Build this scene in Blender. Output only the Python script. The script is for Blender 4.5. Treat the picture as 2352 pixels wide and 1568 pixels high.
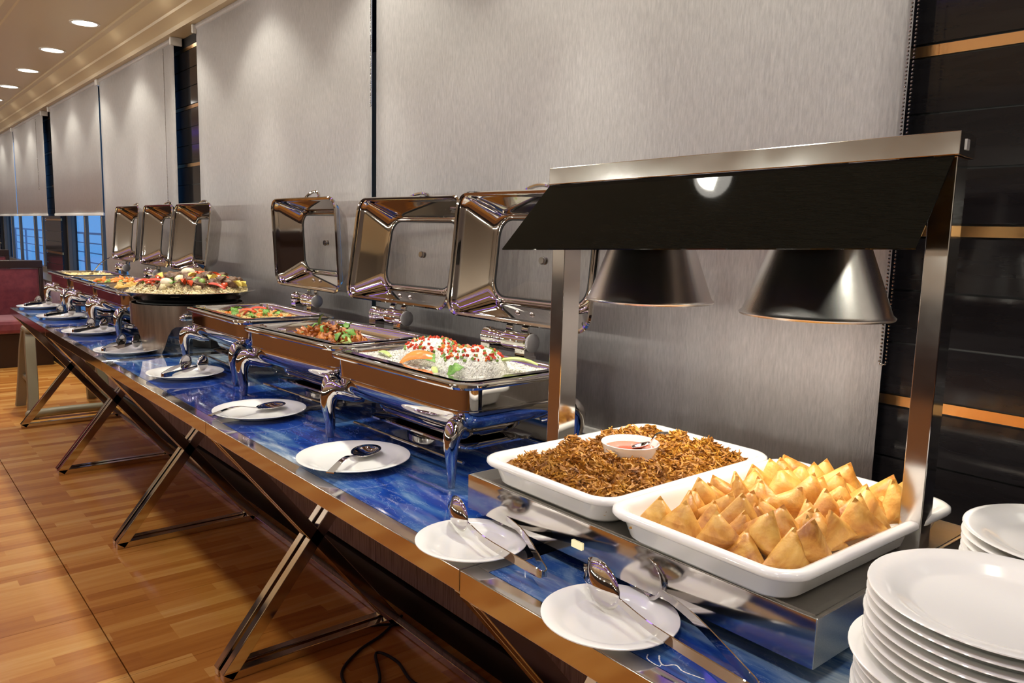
import bpy, math, random
from mathutils import Vector, Matrix, Euler, noise
random.seed(7)
D = bpy.data
for o in list(D.objects): D.objects.remove(o)
scene = bpy.context.scene
COL = scene.collection

# ------------------------------------------------------------------ camera
F, YAW, PITCH, ROLL = 1795.69, 0.8734, 0.1366, 0.0258
CAM = Vector((0.940, -0.692, 1.273))
cy, sy, cp, sp = math.cos(YAW), math.sin(YAW), math.cos(PITCH), math.sin(PITCH)
fw = Vector((-sy*cp, cy*cp, -sp)); rt = Vector((cy, sy, 0)); up = rt.cross(fw)
r2 = math.cos(ROLL)*rt + math.sin(ROLL)*up; u2 = -math.sin(ROLL)*rt + math.cos(ROLL)*up
cd = D.cameras.new('camera'); cam = D.objects.new('camera', cd); COL.objects.link(cam)
cd.sensor_fit = 'HORIZONTAL'; cd.sensor_width = 36.0; cd.lens = F/2352*36.0
cd.clip_start = 0.02; cd.clip_end = 200
M = Matrix((r2, u2, -fw)).transposed().to_4x4(); M.translation = CAM
cam.matrix_world = M
scene.camera = cam

# ------------------------------------------------------------------ world (dusk outside the windows) + view
w = D.worlds.new('dusk'); scene.world = w; w.use_nodes = True
nt = w.node_tree; nt.nodes.clear()
wo = nt.nodes.new('ShaderNodeOutputWorld'); bg = nt.nodes.new('ShaderNodeBackground')
tc = nt.nodes.new('ShaderNodeTexCoord'); sx = nt.nodes.new('ShaderNodeSeparateXYZ'); rp = nt.nodes.new('ShaderNodeValToRGB')
nt.links.new(tc.outputs['Generated'], sx.inputs[0]); nt.links.new(sx.outputs['Z'], rp.inputs[0])
rp.color_ramp.elements[0].position = 0.0; rp.color_ramp.elements[0].color = (0.10, 0.30, 0.62, 1)
rp.color_ramp.elements[1].position = 0.5; rp.color_ramp.elements[1].color = (0.03, 0.12, 0.42, 1)
nt.links.new(rp.outputs[0], bg.inputs[0]); bg.inputs[1].default_value = 1.6
nt.links.new(bg.outputs[0], wo.inputs[0])
vs = scene.view_settings
vs.view_transform = 'Standard'; vs.look = 'None'; vs.exposure = 0.2; vs.gamma = 1.0; vs.use_curve_mapping = False

# light levels (lamps themselves are built with their fixtures further down)
SPOT_W, ROOM_W, HALL_W, BEAM_W, HEAT_W, LED_W = 14.5, 4.3, 36.0, 66.0, 3.2, 3.8
SPOT_COL, ROOM_COL = (1.0, 0.985, 0.83), (1.0, 0.995, 0.88)

# ------------------------------------------------------------------ helpers
def tag(o, label=None, cat=None, group=None, kind=None):
    if label: o['label'] = label
    if cat: o['category'] = cat
    if group: o['group'] = group
    if kind: o['kind'] = kind
    return o
def empty(name, loc=(0, 0, 0), rz=0.0, label=None, cat=None, group=None):
    o = D.objects.new(name, None); COL.objects.link(o)
    o.location = loc; o.rotation_euler = (0, 0, rz); o.empty_display_size = 0.05
    return tag(o, label, cat, group)
def copy_tree(o, parent=None):
    c = o.copy(); COL.objects.link(c); c.parent = parent
    for ch in list(o.children):
        copy_tree(ch, c)
    return c
def inst(name, mesh, parent=None, loc=(0, 0, 0), rot=(0, 0, 0), scale=(1, 1, 1)):
    o = D.objects.new(name, mesh); COL.objects.link(o); o.parent = parent
    o.location = loc; o.rotation_euler = rot; o.scale = scale
    return o

class MB:
    def __init__(s): s.v = []; s.f = []
    def add(s, vs, fs, m=None):
        b = len(s.v)
        for p in vs:
            p = Vector(p); s.v.append(m @ p if m is not None else p)
        s.f += [tuple(b+i for i in f) for f in fs]; return s
    def box(s, x0, x1, y0, y1, z0, z1, m=None):
        v = [(x0,y0,z0),(x1,y0,z0),(x1,y1,z0),(x0,y1,z0),(x0,y0,z1),(x1,y0,z1),(x1,y1,z1),(x0,y1,z1)]
        return s.add(v, [(0,3,2,1),(4,5,6,7),(0,1,5,4),(1,2,6,5),(2,3,7,6),(3,0,4,7)], m)
    def loft(s, rings, cap0=False, cap1=False, closed=True, m=None):
        n = len(rings[0]); v = [p for r in rings for p in r]; f = []
        for i in range(len(rings)-1):
            for j in range(n if closed else n-1):
                k = (j+1) % n; f.append((i*n+j, i*n+k, (i+1)*n+k, (i+1)*n+j))
        if cap0: f.append(tuple(range(n-1, -1, -1)))
        if cap1: f.append(tuple((len(rings)-1)*n+j for j in range(n)))
        return s.add(v, f, m)
    def lathe(s, prof, n=32, m=None):
        rings = []
        for r, z in prof:
            r = max(r, 1e-5)
            rings.append([(r*math.cos(2*math.pi*j/n), r*math.sin(2*math.pi*j/n), z) for j in range(n)])
        return s.loft(rings, m=m)
    def sweep(s, path, sec, scales=None, m=None, up0=None, caps=True, closed=False):
        P = [Vector(p) for p in path]; rings = []
        T = []
        for i in range(len(P)):
            if closed: t = P[(i+1) % len(P)]-P[i-1]
            else: t = P[min(i+1, len(P)-1)]-P[max(i-1, 0)]
            T.append(t.normalized())
        u = Vector(up0) if up0 else (Vector((0, 0, 1)) if abs(T[0].z) < .9 else Vector((1, 0, 0)))
        u = (u-T[0]*u.dot(T[0])).normalized()
        for i, p in enumerate(P):
            u = (u-T[i]*u.dot(T[i])).normalized(); b = T[i].cross(u)
            sc = scales[i] if scales else 1.0
            if not isinstance(sc, (tuple, list)): sc = (sc, sc)
            rings.append([p + b*(a*sc[0]) + u*(c*sc[1]) for a, c in sec])
        if closed:
            rings.append(rings[0]); return s.loft(rings, m=m)
        return s.loft(rings, caps, caps, m=m)
    def tube(s, path, r, n=8, scales=None, m=None, closed=False):
        sec = [(r*math.cos(2*math.pi*j/n), r*math.sin(2*math.pi*j/n)) for j in range(n)]
        return s.sweep(path, sec, scales, m=m, closed=closed)
    def sphere(s, c, r, nu=8, nv=6, sc=(1, 1, 1), m=None):
        c = Vector(c); v = []; f = []
        v.append(c+Vector((0, 0, r*sc[2])))
        for i in range(1, nv):
            a = math.pi*i/nv
            for j in range(nu):
                b = 2*math.pi*j/nu
                v.append(c+Vector((r*sc[0]*math.sin(a)*math.cos(b), r*sc[1]*math.sin(a)*math.sin(b), r*sc[2]*math.cos(a))))
        v.append(c-Vector((0, 0, r*sc[2])))
        for j in range(nu):
            f.append((0, 1+j, 1+(j+1) % nu)); e = len(v)-1; b0 = 1+(nv-2)*nu
            f.append((e, b0+(j+1) % nu, b0+j))
        for i in range(nv-2):
            for j in range(nu):
                a0 = 1+i*nu
                f.append((a0+j, a0+nu+j, a0+nu+(j+1) % nu, a0+(j+1) % nu))
        return s.add(v, f, m)
    def mesh(s, name, mat=None, smooth=True, angle=40):
        me = D.meshes.new(name); me.from_pydata([tuple(p) for p in s.v], [], s.f); me.update()
        if mat: me.materials.append(mat)
        if smooth:
            me.polygons.foreach_set('use_smooth', [True]*len(me.polygons))
            try: me.set_sharp_from_angle(angle=math.radians(angle))
            except Exception: pass
        return me
    def build(s, name, mat=None, parent=None, smooth=True, loc=(0, 0, 0), rot=(0, 0, 0), bevel=0, angle=40, solid=0, soff=0):
        o = inst(name, s.mesh(name, mat, smooth, angle), parent, loc, rot)
        if solid:
            md = o.modifiers.new('solid', 'SOLIDIFY'); md.thickness = solid; md.offset = soff
        if bevel:
            md = o.modifiers.new('bevel', 'BEVEL'); md.width = bevel; md.segments = 2; md.limit_method = 'ANGLE'; md.angle_limit = math.radians(40)
        return o

def rring(hx, hy, r, z, n=6, cx=0, cy=0):
    r = max(min(r, hx-1e-4, hy-1e-4), 1e-4); P = []
    for qx, qy, a0 in ((1, 1, 0), (-1, 1, 90), (-1, -1, 180), (1, -1, 270)):
        for i in range(n+1):
            a = math.radians(a0+90*i/n)
            P.append(Vector((cx+qx*(hx-r)+r*math.cos(a), cy+qy*(hy-r)+r*math.sin(a), z)))
    out = []
    for i, p in enumerate(P):
        out.append(p)
        if i % (n+1) == n:        # straight side: support points keep it flat under smooth shading
            q = P[(i+1) % len(P)]
            out += [p.lerp(q, .04), p.lerp(q, .5), p.lerp(q, .96)]
    return out
def arc(pts, n=8):   # Catmull-Rom through points
    P = [Vector(p) for p in pts]; P = [P[0]*2-P[1]]+P+[P[-1]*2-P[-2]]; out = []
    for i in range(1, len(P)-2):
        for k in range(n):
            t = k/n; a, b, c, d = P[i-1], P[i], P[i+1], P[i+2]
            out.append(.5*((2*b)+(c-a)*t+(2*a-5*b+4*c-d)*t*t+(3*b-a-3*c+d)*t**3))
    out.append(P[-2]); return out

# ------------------------------------------------------------------ materials
def mat(name, col=(.5, .5, .5), rough=.5, metal=0.0, **kw):
    m = D.materials.new(name); m.use_nodes = True
    b = m.node_tree.nodes['Principled BSDF']
    b.inputs['Base Color'].default_value = (*col, 1); b.inputs['Roughness'].default_value = rough; b.inputs['Metallic'].default_value = metal
    for k, v in kw.items():
        b.inputs[k.replace('_', ' ')].default_value = v
    return m
def N(m, t, **kw):
    n = m.node_tree.nodes.new(t)
    for k, v in kw.items():
        if k in n.inputs: n.inputs[k].default_value = v
        else: setattr(n, k, v)
    return n
def L(m, a, b): m.node_tree.links.new(a, b)
def bsdf(m): return m.node_tree.nodes['Principled BSDF']
def ramp(m, stops):
    r = N(m, 'ShaderNodeValToRGB'); e = r.color_ramp.elements
    while len(e) < len(stops): e.new(.5)
    for x, (p, c) in zip(e, stops): x.position = p; x.color = (*c, 1)
    return r
def noisy(m, stops, scale=8.0, stretch=(1, 1, 1), detail=6.0, space='Object', bump=0.0, distort=0.0, rough=.6, bumpscale=None):
    t = N(m, 'ShaderNodeTexCoord'); mp = N(m, 'ShaderNodeMapping'); mp.inputs['Scale'].default_value = stretch
    if space == 'World':
        g = N(m, 'ShaderNodeNewGeometry'); L(m, g.outputs['Position'], mp.inputs[0])
    else: L(m, t.outputs[space], mp.inputs[0])
    n = N(m, 'ShaderNodeTexNoise'); n.inputs['Scale'].default_value = scale; n.inputs['Detail'].default_value = detail
    n.inputs['Distortion'].default_value = distort; n.inputs['Roughness'].default_value = rough
    L(m, mp.outputs[0], n.inputs['Vector'])
    if stops:
        r = ramp(m, stops); L(m, n.outputs['Fac'], r.inputs[0]); L(m, r.outputs[0], bsdf(m).inputs['Base Color'])
    if bump:
        bp = N(m, 'ShaderNodeBump'); bp.inputs['Strength'].default_value = bump; bp.inputs['Distance'].default_value = .01
        if bumpscale:
            n2 = N(m, 'ShaderNodeTexNoise'); n2.inputs['Scale'].default_value = bumpscale; n2.inputs['Detail'].default_value = 3
            L(m, mp.outputs[0], n2.inputs['Vector']); L(m, n2.outputs['Fac'], bp.inputs['Height'])
        else: L(m, n.outputs['Fac'], bp.inputs['Height'])
        L(m, bp.outputs[0], bsdf(m).inputs['Normal'])
    return n
def emis(name, col, s):
    m = D.materials.new(name); m.use_nodes = True; t = m.node_tree; t.nodes.clear()
    o = t.nodes.new('ShaderNodeOutputMaterial'); e = t.nodes.new('ShaderNodeEmission')
    e.inputs[0].default_value = (*col, 1); e.inputs[1].default_value = s; t.links.new(e.outputs[0], o.inputs[0]); return m
def thin_glass(name, tint=(.96, .97, .97), refl=.12, rough=.0):
    m = D.materials.new(name); m.use_nodes = True; t = m.node_tree; t.nodes.clear()
    o = t.nodes.new('ShaderNodeOutputMaterial'); mx = t.nodes.new('ShaderNodeMixShader')
    a = t.nodes.new('ShaderNodeBsdfTransparent'); g = t.nodes.new('ShaderNodeBsdfGlossy'); mx.inputs[0].default_value = refl
    a.inputs[0].default_value = (*tint, 1); g.inputs['Roughness'].default_value = rough
    t.links.new(a.outputs[0], mx.inputs[1]); t.links.new(g.outputs[0], mx.inputs[2]); t.links.new(mx.outputs[0], o.inputs[0])
    return m

CHROME = mat('chrome', (.62, .59, .56), .04, 1.0)
CHROME_DK = mat('dark_chrome', (.42, .40, .38), .10, 1.0)
STEEL = mat('polished_steel', (.72, .69, .66), .13, 1.0)
n = noisy(STEEL, None, 6, (1, 1, 1), 4, 'Object'); rr = ramp(STEEL, [(.3, (.06,)*3), (.7, (.13,)*3)]); L(STEEL, n.outputs['Fac'], rr.inputs[0]); L(STEEL, rr.outputs[0], bsdf(STEEL).inputs['Roughness'])
BRUSHED = mat('brushed_steel', (.50, .48, .45), .30, 1.0, Anisotropic=.5)
noisy(BRUSHED, [(.35, (.42, .40, .37)), (.65, (.56, .54, .50))], 30, (1, 40, 40), 3, 'Object')
MATT_STEEL = mat('warming_plate_steel', (.30, .285, .26), .38, 1.0)
noisy(MATT_STEEL, [(.3, (.24, .225, .20)), (.7, (.36, .34, .31))], 5, (1, 1, 1), 5, 'Object')
SPUN = mat('spun_aluminium', (.78, .76, .74), .26, 1.0, Anisotropic=.6)
PORC = mat('white_porcelain', (.90, .89, .85), .13, 0, Coat_Weight=.4, Coat_Roughness=.05)
BLACKP = mat('black_plastic', (.012, .012, .013), .35)
RUBBER = mat('black_rubber', (.01, .01, .01), .6)
SMOKED = mat('dark_brushed_canopy', (.005, .0045, .0035), .30, 0, Specular_IOR_Level=.0, Coat_Weight=.30, Coat_Roughness=.035, Coat_IOR=1.4)
noisy(SMOKED, [(.3, (.004, .0037, .0026)), (.7, (.008, .0075, .0055))], 20, (1, 30, 30), 4, 'Object', bump=.01)
GOLD = mat('brass_inlay', (.72, .42, .17), .22, 1.0)
CLAD = mat('black_gloss_cladding', (.012, .011, .012), .09, 0, Specular_IOR_Level=.35)
noisy(CLAD, [(.35, (.009, .008, .009)), (.7, (.013, .012, .013))], 6, (1, 1, 8), 3, 'Object', bump=.006)
FABRIC = mat('silver_grey_blind_fabric', (.5, .46, .44), .55, 0, Specular_IOR_Level=.25)
noisy(FABRIC, [(.30, (.365, .345, .348)), (.50, (.420, .398, .400)), (.70, (.475, .452, .454))], 210, (1.0, 1.0, .16), 3, 'Object', bump=.12)
bsdf(FABRIC).inputs['Roughness'].default_value = .45
ALU = mat('white_aluminium', (.72, .70, .66), .35, .2)
CEIL = mat('tan_gloss_ceiling_paint', (.54, .43, .27), .36, 0)
WALLP = mat('cream_wall_paint', (.30, .25, .20), .6)
DARKWALL = mat('hall_wall_paint', (.13, .10, .075), .6)
PANELW = mat('dark_grained_wood_panel', (.08, .06, .07), .45)
noisy(PANELW, [(.3, (.12, .085, .10)), (.5, (.30, .235, .28)), (.72, (.42, .35, .42))], 14, (12, 1, .6), 5, 'World')
SKIRT = mat('black_skirting', (.008, .007, .007), .5)
FRAMEM = mat('bronze_window_frame', (.16, .13, .10), .35, .6)
PANE = thin_glass('window_glass', (.92, .95, 1.0), .22)
LIDGLASS = thin_glass('lid_glass', (.95, .95, .94), .07)
VELVET = mat('red_velvet', (.22, .035, .045), .8, 0, Sheen_Weight=.5)
noisy(VELVET, [(.3, (.15, .02, .03)), (.7, (.27, .05, .055))], 12, (1, 1, 1), 5, 'Object')
BLOCKER_LO = mat('orange_light_blocker', (.42, .20, .07), .5)
BLOCKER_HI = mat('brown_light_blocker', (.06, .038, .026), .8)
DKWOOD = mat('dark_walnut', (.035, .018, .012), .3)
BEIGE = mat('beige_plastic', (.26, .225, .14), .45)
DECK = mat('grey_deck_metal', (.35, .42, .5), .5)

FLOORM = mat('strip_laminate', (.4, .2, .08), .27, 0, Specular_IOR_Level=.5)
def floor_nodes(m):
    g = N(m, 'ShaderNodeNewGeometry'); s = N(m, 'ShaderNodeSeparateXYZ'); L(m, g.outputs['Position'], s.inputs[0])
    c = N(m, 'ShaderNodeCombineXYZ'); L(m, s.outputs['Y'], c.inputs['X']); L(m, s.outputs['X'], c.inputs['Y'])
    b = N(m, 'ShaderNodeTexBrick'); L(m, c.outputs[0], b.inputs['Vector'])
    b.inputs['Scale'].default_value = 1.0; b.inputs['Mortar Size'].default_value = 0.0
    b.inputs['Brick Width'].default_value = .33; b.inputs['Row Height'].default_value = .054
    b.offset = .37; b.offset_frequency = 3; b.squash = 1.35; b.squash_frequency = 2
    b.inputs['Color1'].default_value = (.0, .0, .0, 1); b.inputs['Color2'].default_value = (1, 1, 1, 1); b.inputs['Bias'].default_value = 0
    mp = N(m, 'ShaderNodeMapping'); mp.inputs['Scale'].default_value = (14, 1.2, 1); L(m, g.outputs['Position'], mp.inputs[0])
    n = N(m, 'ShaderNodeTexNoise'); n.inputs['Scale'].default_value = 3.0; n.inputs['Detail'].default_value = 6; L(m, mp.outputs[0], n.inputs['Vector'])
    mx = N(m, 'ShaderNodeMixRGB'); mx.inputs[0].default_value = .5; L(m, b.outputs['Color'], mx.inputs[1]); L(m, n.outputs['Fac'], mx.inputs[2])
    r = ramp(m, [(.10, (.33, .105, .016)), (.40, (.49, .19, .032)), (.65, (.60, .28, .06)), (.9, (.72, .42, .13))])
    L(m, mx.outputs[0], r.inputs[0]); L(m, r.outputs[0], bsdf(m).inputs['Base Color'])
floor_nodes(FLOORM)

BLUE = mat('blue_marbled_glass', (.02, .06, .25), .05, 0, Specular_IOR_Level=.45)
def blue_nodes(m):
    g = N(m, 'ShaderNodeNewGeometry')
    def nz(scale, loc, rot, sc, detail, dist):
        mp = N(m, 'ShaderNodeMapping'); mp.inputs['Scale'].default_value = scale; mp.inputs['Location'].default_value = loc; mp.inputs['Rotation'].default_value = (0, 0, rot)
        L(m, g.outputs['Position'], mp.inputs[0]); n = N(m, 'ShaderNodeTexNoise'); n.inputs['Scale'].default_value = sc; n.inputs['Detail'].default_value = detail; n.inputs['Distortion'].default_value = dist; n.inputs['Roughness'].default_value = .6
        L(m, mp.outputs[0], n.inputs['Vector']); return n.outputs['Fac']
    streak = nz((1.0, 5.0, 1), (.3, .2, 0), .28, 2.6, 9, .9)
    big = nz((.9, 1.0, 1), (2.35, .6, 0), 0, 1.15, 2, .3)
    mth = N(m, 'ShaderNodeMath'); mth.operation = 'MULTIPLY_ADD'; L(m, big, mth.inputs[0]); mth.inputs[1].default_value = 1.25; mth.inputs[2].default_value = -.62
    ad = N(m, 'ShaderNodeMath'); ad.operation = 'ADD'; L(m, streak, ad.inputs[0]); L(m, mth.outputs[0], ad.inputs[1])
    r = ramp(m, [(.28, (.006, .020, .13)), (.46, (.010, .045, .26)), (.57, (.040, .110, .30)), (.68, (.17, .27, .42)), (.80, (.50, .58, .63))])
    L(m, ad.outputs[0], r.inputs[0])
    fine = nz((1.0, 2.2, 1), (.7, .1, 0), .4, 5.0, 8, 2.2)
    r3 = ramp(m, [(.490, (0, 0, 0)), (.50, (.28, .28, .28)), (.51, (0, 0, 0))]); L(m, fine, r3.inputs[0])
    mx = N(m, 'ShaderNodeMixRGB'); L(m, r3.outputs[0], mx.inputs[0]); L(m, r.outputs[0], mx.inputs[1]); mx.inputs[2].default_value = (.42, .52, .64, 1)
    L(m, mx.outputs[0], bsdf(m).inputs['Base Color'])
blue_nodes(BLUE)

PASTRY = mat('fried_pastry', (.7, .42, .13), .42, 0, Subsurface_Weight=.1)
bsdf(PASTRY).inputs['Subsurface Radius'].default_value = (.02, .01, .004)
def pastry_nodes(m):
    t = N(m, 'ShaderNodeTexCoord'); oi = N(m, 'ShaderNodeObjectInfo')
    va = N(m, 'ShaderNodeVectorMath'); va.operation = 'ADD'; L(m, t.outputs['Object'], va.inputs[0]); L(m, oi.outputs['Location'], va.inputs[1])
    n = N(m, 'ShaderNodeTexNoise'); n.inputs['Scale'].default_value = 28; n.inputs['Detail'].default_value = 7; n.inputs['Roughness'].default_value = .6; n.inputs['Distortion'].default_value = .6; L(m, va.outputs[0], n.inputs['Vector'])
    r = ramp(m, [(.28, (.30, .095, .012)), (.42, (.54, .24, .038)), (.58, (.70, .39, .085)), (.75, (.80, .52, .17))])
    L(m, n.outputs['Fac'], r.inputs[0]); L(m, r.outputs[0], bsdf(m).inputs['Base Color'])
    n2 = N(m, 'ShaderNodeTexNoise'); n2.inputs['Scale'].default_value = 160; n2.inputs['Detail'].default_value = 3; L(m, va.outputs[0], n2.inputs['Vector'])
    bp = N(m, 'ShaderNodeBump'); bp.inputs['Strength'].default_value = .3; bp.inputs['Distance'].default_value = .003; L(m, n2.outputs['Fac'], bp.inputs['Height']); L(m, bp.outputs[0], bsdf(m).inputs['Normal'])
pastry_nodes(PASTRY)
def food(name, stops, scale=40, rough=.45, bump=.3, **kw):
    m = mat(name, stops[0][1], rough, 0, **kw); noisy(m, stops, scale, (1, 1, 1), 5, 'World', bump=bump, bumpscale=scale*4); return m
BHAJI = food('crisp_fried_shreds', [(.28, (.10, .030, .004)), (.44, (.33, .13, .012)), (.6, (.52, .25, .025)), (.78, (.66, .42, .06))], 45, .5)
RICE = food('white_rice', [(.3, (.84, .81, .72)), (.7, (.94, .92, .86))], 120, .5, .5)
YRICE = food('yellow_rice', [(.3, (.62, .42, .12)), (.7, (.82, .66, .32))], 90, .5, .5)
PALEYEL = food('pale_yellow_food', [(.3, (.66, .50, .18)), (.7, (.82, .70, .38))], 70, .5)
MEAT = food('glazed_fried_meat', [(.3, (.14, .022, .004)), (.5, (.42, .11, .012)), (.72, (.68, .28, .04))], 70, .25)
LAMB = food('roast_lamb', [(.3, (.06, .025, .012)), (.55, (.16, .075, .035)), (.8, (.30, .17, .09))], 60, .45)
POTATO = food('yellow_potato', [(.3, (.66, .36, .05)), (.7, (.85, .60, .16))], 60, .4)
EGG = mat('boiled_egg', (.78, .68, .48), .3, 0, Subsurface_Weight=.15)
TOMATO = food('tomato_flesh', [(.3, (.55, .045, .012)), (.7, (.75, .12, .03))], 40, .25, .1)
REDBIT = mat('red_pepper', (.62, .055, .02), .3)
ORANGE = food('orange_pepper', [(.3, (.75, .16, .02)), (.7, (.85, .33, .06))], 30, .3, .1)
GREEN = food('green_pepper', [(.3, (.10, .22, .03)), (.7, (.32, .46, .10))], 30, .35, .1)
CELERY = food('celery_green', [(.3, (.36, .50, .10)), (.7, (.62, .72, .28))], 30, .35, .1)
HERB = food('herb_leaf', [(.3, (.06, .18, .02)), (.7, (.24, .46, .07))], 60, .45, .2)
LEMON = food('lemon_wedge', [(.3, (.75, .52, .06)), (.7, (.85, .70, .2))], 50, .35, .1)
SAUCE = mat('red_chilli_sauce', (.55, .10, .04), .12, 0, Coat_Weight=.6)
LIGHTM = emis('downlight_diffuser', (1.0, .94, .84), 14.0)
ROOMLM = emis('room_light_diffuser', (1.0, .95, .88), 14.0)
LEDM = emis('violet_led', (.30, .16, 1.0), LED_W); LED_ADDED = emis('added_violet_glow', (.30, .16, 1.0), LED_W*.22)

# ================================================================== SETTING
W = 0.78          # plane of the roller blinds
XL, XR, YF, ZC = -15.0, 3.2, -5.2, 2.49

# floor: a dark bed with laminate boards laid on it
fl = MB().box(XL, XR, YF, .86, -.06, -.019).build('floor', SKIRT, smooth=False); tag(fl, 'orange brown strip laminate floor', None, kind='structure')
bw = .455
pm_long = MB().box(0, bw-.0012, 0, 1.2985, -.018, 0).mesh('floor_board', FLOORM, False)
pm_short = MB().box(0, bw-.0012, 0, .86, -.018, 0).mesh('floor_board_short', FLOORM, False)
k0 = int((XL+1.33)/bw)-1
for k in range(k0, 10):
    x = -1.33+k*bw
    for r in range(4):
        inst('floor_board', pm_long, fl, (x, -.177-1.3*(r+1)+.0005, 0))
    inst('floor_board', pm_short, fl, (x, -.1745, 0))

# ceiling with the moulding that steps down to the blinds
c = MB()
prof = [(YF, 2.62), (-1.2, 2.62), (-1.2, 2.66), (-.30, 2.66), (-.30, 2.56), (-.24, 2.555), (-.18, 2.53), (-.16, 2.53), (-.13, 2.51), (.02, 2.51), (.04, 2.495), (.09, 2.495), (.10, ZC), (.60, ZC), (.602, 2.478), (.63, 2.472), (.65, 2.45), (.668, 2.425), (.69, 2.412), (.695, 2.40), (.72, 2.385), (.738, 2.36), (.742, 2.338), (.88, 2.336), (.88, 2.75), (YF, 2.75)]
c.loft([[(x, y, z) for y, z in prof] for x in (XR, XL)], True, True)
tag(c.build('ceiling', CEIL, angle=25), 'tan gloss painted ceiling with stepped moulding', kind='structure')
for y0_, y1_, zz, lb in ((-.42, -.33, 2.645, 'violet light strip in the ceiling recess over the aisle'), (-1.62, -1.48, 2.605, 'added violet glow strip on the unseen hall ceiling, nearer the windows'), (-2.30, -2.16, 2.605, 'added violet glow strip on the unseen hall ceiling, farther from the windows')):
    tag(MB().box(XL+.2, XR-.2, y0_, y1_, zz, zz+.013).build('led_strip', LEDM if zz > 2.62 else LED_ADDED, smooth=False), lb, 'light strip')  # both hall strips are added, unseen, to put violet into the reflections

# walls
tag(MB().box(XL, XR, YF-.1, YF, -.06, 2.75).build('wall_opposite', DARKWALL, smooth=False), kind='structure')
tag(MB().box(XL-.1, XL, YF, .9, -.06, 2.75).build('wall_far', WALLP, smooth=False), kind='structure')
tag(MB().box(XR, XR+.1, YF, .9, -.06, 2.75).build('wall_near', DARKWALL, smooth=False), kind='structure')
lowb = tag(MB().box(XL, XR, .672, .96, -.03, .715).build('wall_back', SKIRT, smooth=False), 'low window wall with dark grained panels behind the tables', kind='structure')
px = XL
pm = MB().box(0, .796, 0, .012, .098, .715).mesh('wall_panel', PANELW, False)
k = 0
while px < XR-.8:
    inst('wall_panel', pm, lowb, (px, .66, 0)); px += .80
tag(MB().box(XL, XR, .645, .672, 0, .09).build('baseboard_back', SKIRT, smooth=False), kind='structure')
sill = tag(MB().box(XL, XR, .655, .97, .716, .735).build('trim_1', FRAMEM, smooth=False, bevel=.003), 'window sill behind the buffet', kind='structure')

# added unseen partition: blocks low hall light, gives chrome its brown reflections
pt_ = tag(MB().box(XL, XR, -1.86, -1.78, 0, .66).build('wall_light_blocker', BLOCKER_LO, smooth=False), 'added unseen partition that blocks low hall light behind the camera', kind='structure')
MB().box(XL, XR, -1.85, -1.79, .661, 1.0).build('upper_panel', BLOCKER_HI, pt_, smooth=False)
MB().box(XL, XR, -1.885, -1.755, 1.001, 1.07).build('top_cap', DKWOOD, pt_, smooth=False)
# black clad columns between the window bays: horizontal boards with brass inlay strips
def column(x0, x1, name):
    col = MB().box(x0+.005, x1-.005, .835, .96, .735, 2.336).build(name, SKIRT, smooth=False)
    tag(col, kind='structure')
    zs = [.975+.3225*i for i in range(-1, 5)]
    gm = MB().box(x0, x1, .8235, .835, -.0095, .0095).mesh('inlay_strip', GOLD, False)
    bh = (.3225-.019-.004*4)/3
    bmh = MB().box(x0, x1, .822, .835, 0, bh).mesh('cladding_board', CLAD, False)
    for z in zs:
        if z > .74 and z < 2.33: inst('inlay_strip', gm, col, (0, 0, z))
        for j in range(3):
            zb = z+.0095+.004+j*(bh+.004)
            if .735 <= zb and zb+bh < 2.336:
                o = inst('cladding_board', bmh, col, (0, 0, zb)); o.rotation_euler = (0, 0, 0)
column(.235, 2.5, 'trim_2'); column(-4.16, -3.49, 'trim_3'); column(-8.45, -7.62, 'trim_4'); column(-12.2, -11.8, 'trim_5')

# windows: frames, mullions and panes
def window(nm, x0, x1, mull):
    f = MB(); f.box(x0, x1, .87, .93, .735, .79).box(x0, x1, .87, .93, 2.26, 2.336).box(x0, x0+.05, .87, .93, .79, 2.26).box(x1-.05, x1, .87, .93, .79, 2.26)
    o = tag(f.build(nm, FRAMEM, smooth=False), kind='structure')
    xs = [x0+.05]+sorted(mull)+[x1-.05]
    for m_ in sorted(mull): MB().box(m_-.022, m_+.022, .885, .917, .79, 2.26).build('mullion', FRAMEM, o, smooth=False, bevel=.004)
    for a, b in zip(xs[:-1], xs[1:]): MB().box(a, b, .898, .904, .79, 2.26).build('pane', PANE, o, smooth=False)
    return o
w1 = window('window_1', -3.48, .235, [-2.4, -1.0]); window('window_2', -7.61, -4.17, [-6.93, -6.3, -5.71, -5.0])
window('window_3', -11.8, -8.46, [-11.2, -10.55, -9.5, -9.0]); window('window_4', -14.9, -12.2, [-13.5])
MB().box(-2.02, -1.655, .835, .93, .736, 1.93).build('window_post', mat('tan_window_post', (.40, .29, .17), .4), w1, smooth=False, bevel=.004)
MB().box(-2.02, -1.655, .835, .93, 1.931, 2.335).build('post_head', SKIRT, w1, smooth=False)
# deck rail outside, seen below the raised blinds
rail = empty('deck_railing', (0, 0, 0), 0, 'pale deck railing outside the far windows', 'railing')
for z in (.62, .78, .94, 1.10): MB().tube([(-26, 2.3, z), (1, 2.3, z)], .018 if z > 1 else .01, 8).build('rail', DECK, rail)
pmsh = MB().tube([(0, 2.3, -.3), (0, 2.3, 1.10)], .02, 8).mesh('rail_post', DECK)
for i in range(18): inst('rail_post', pmsh, rail, (-26+1.5*i, 0, 0))

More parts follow.
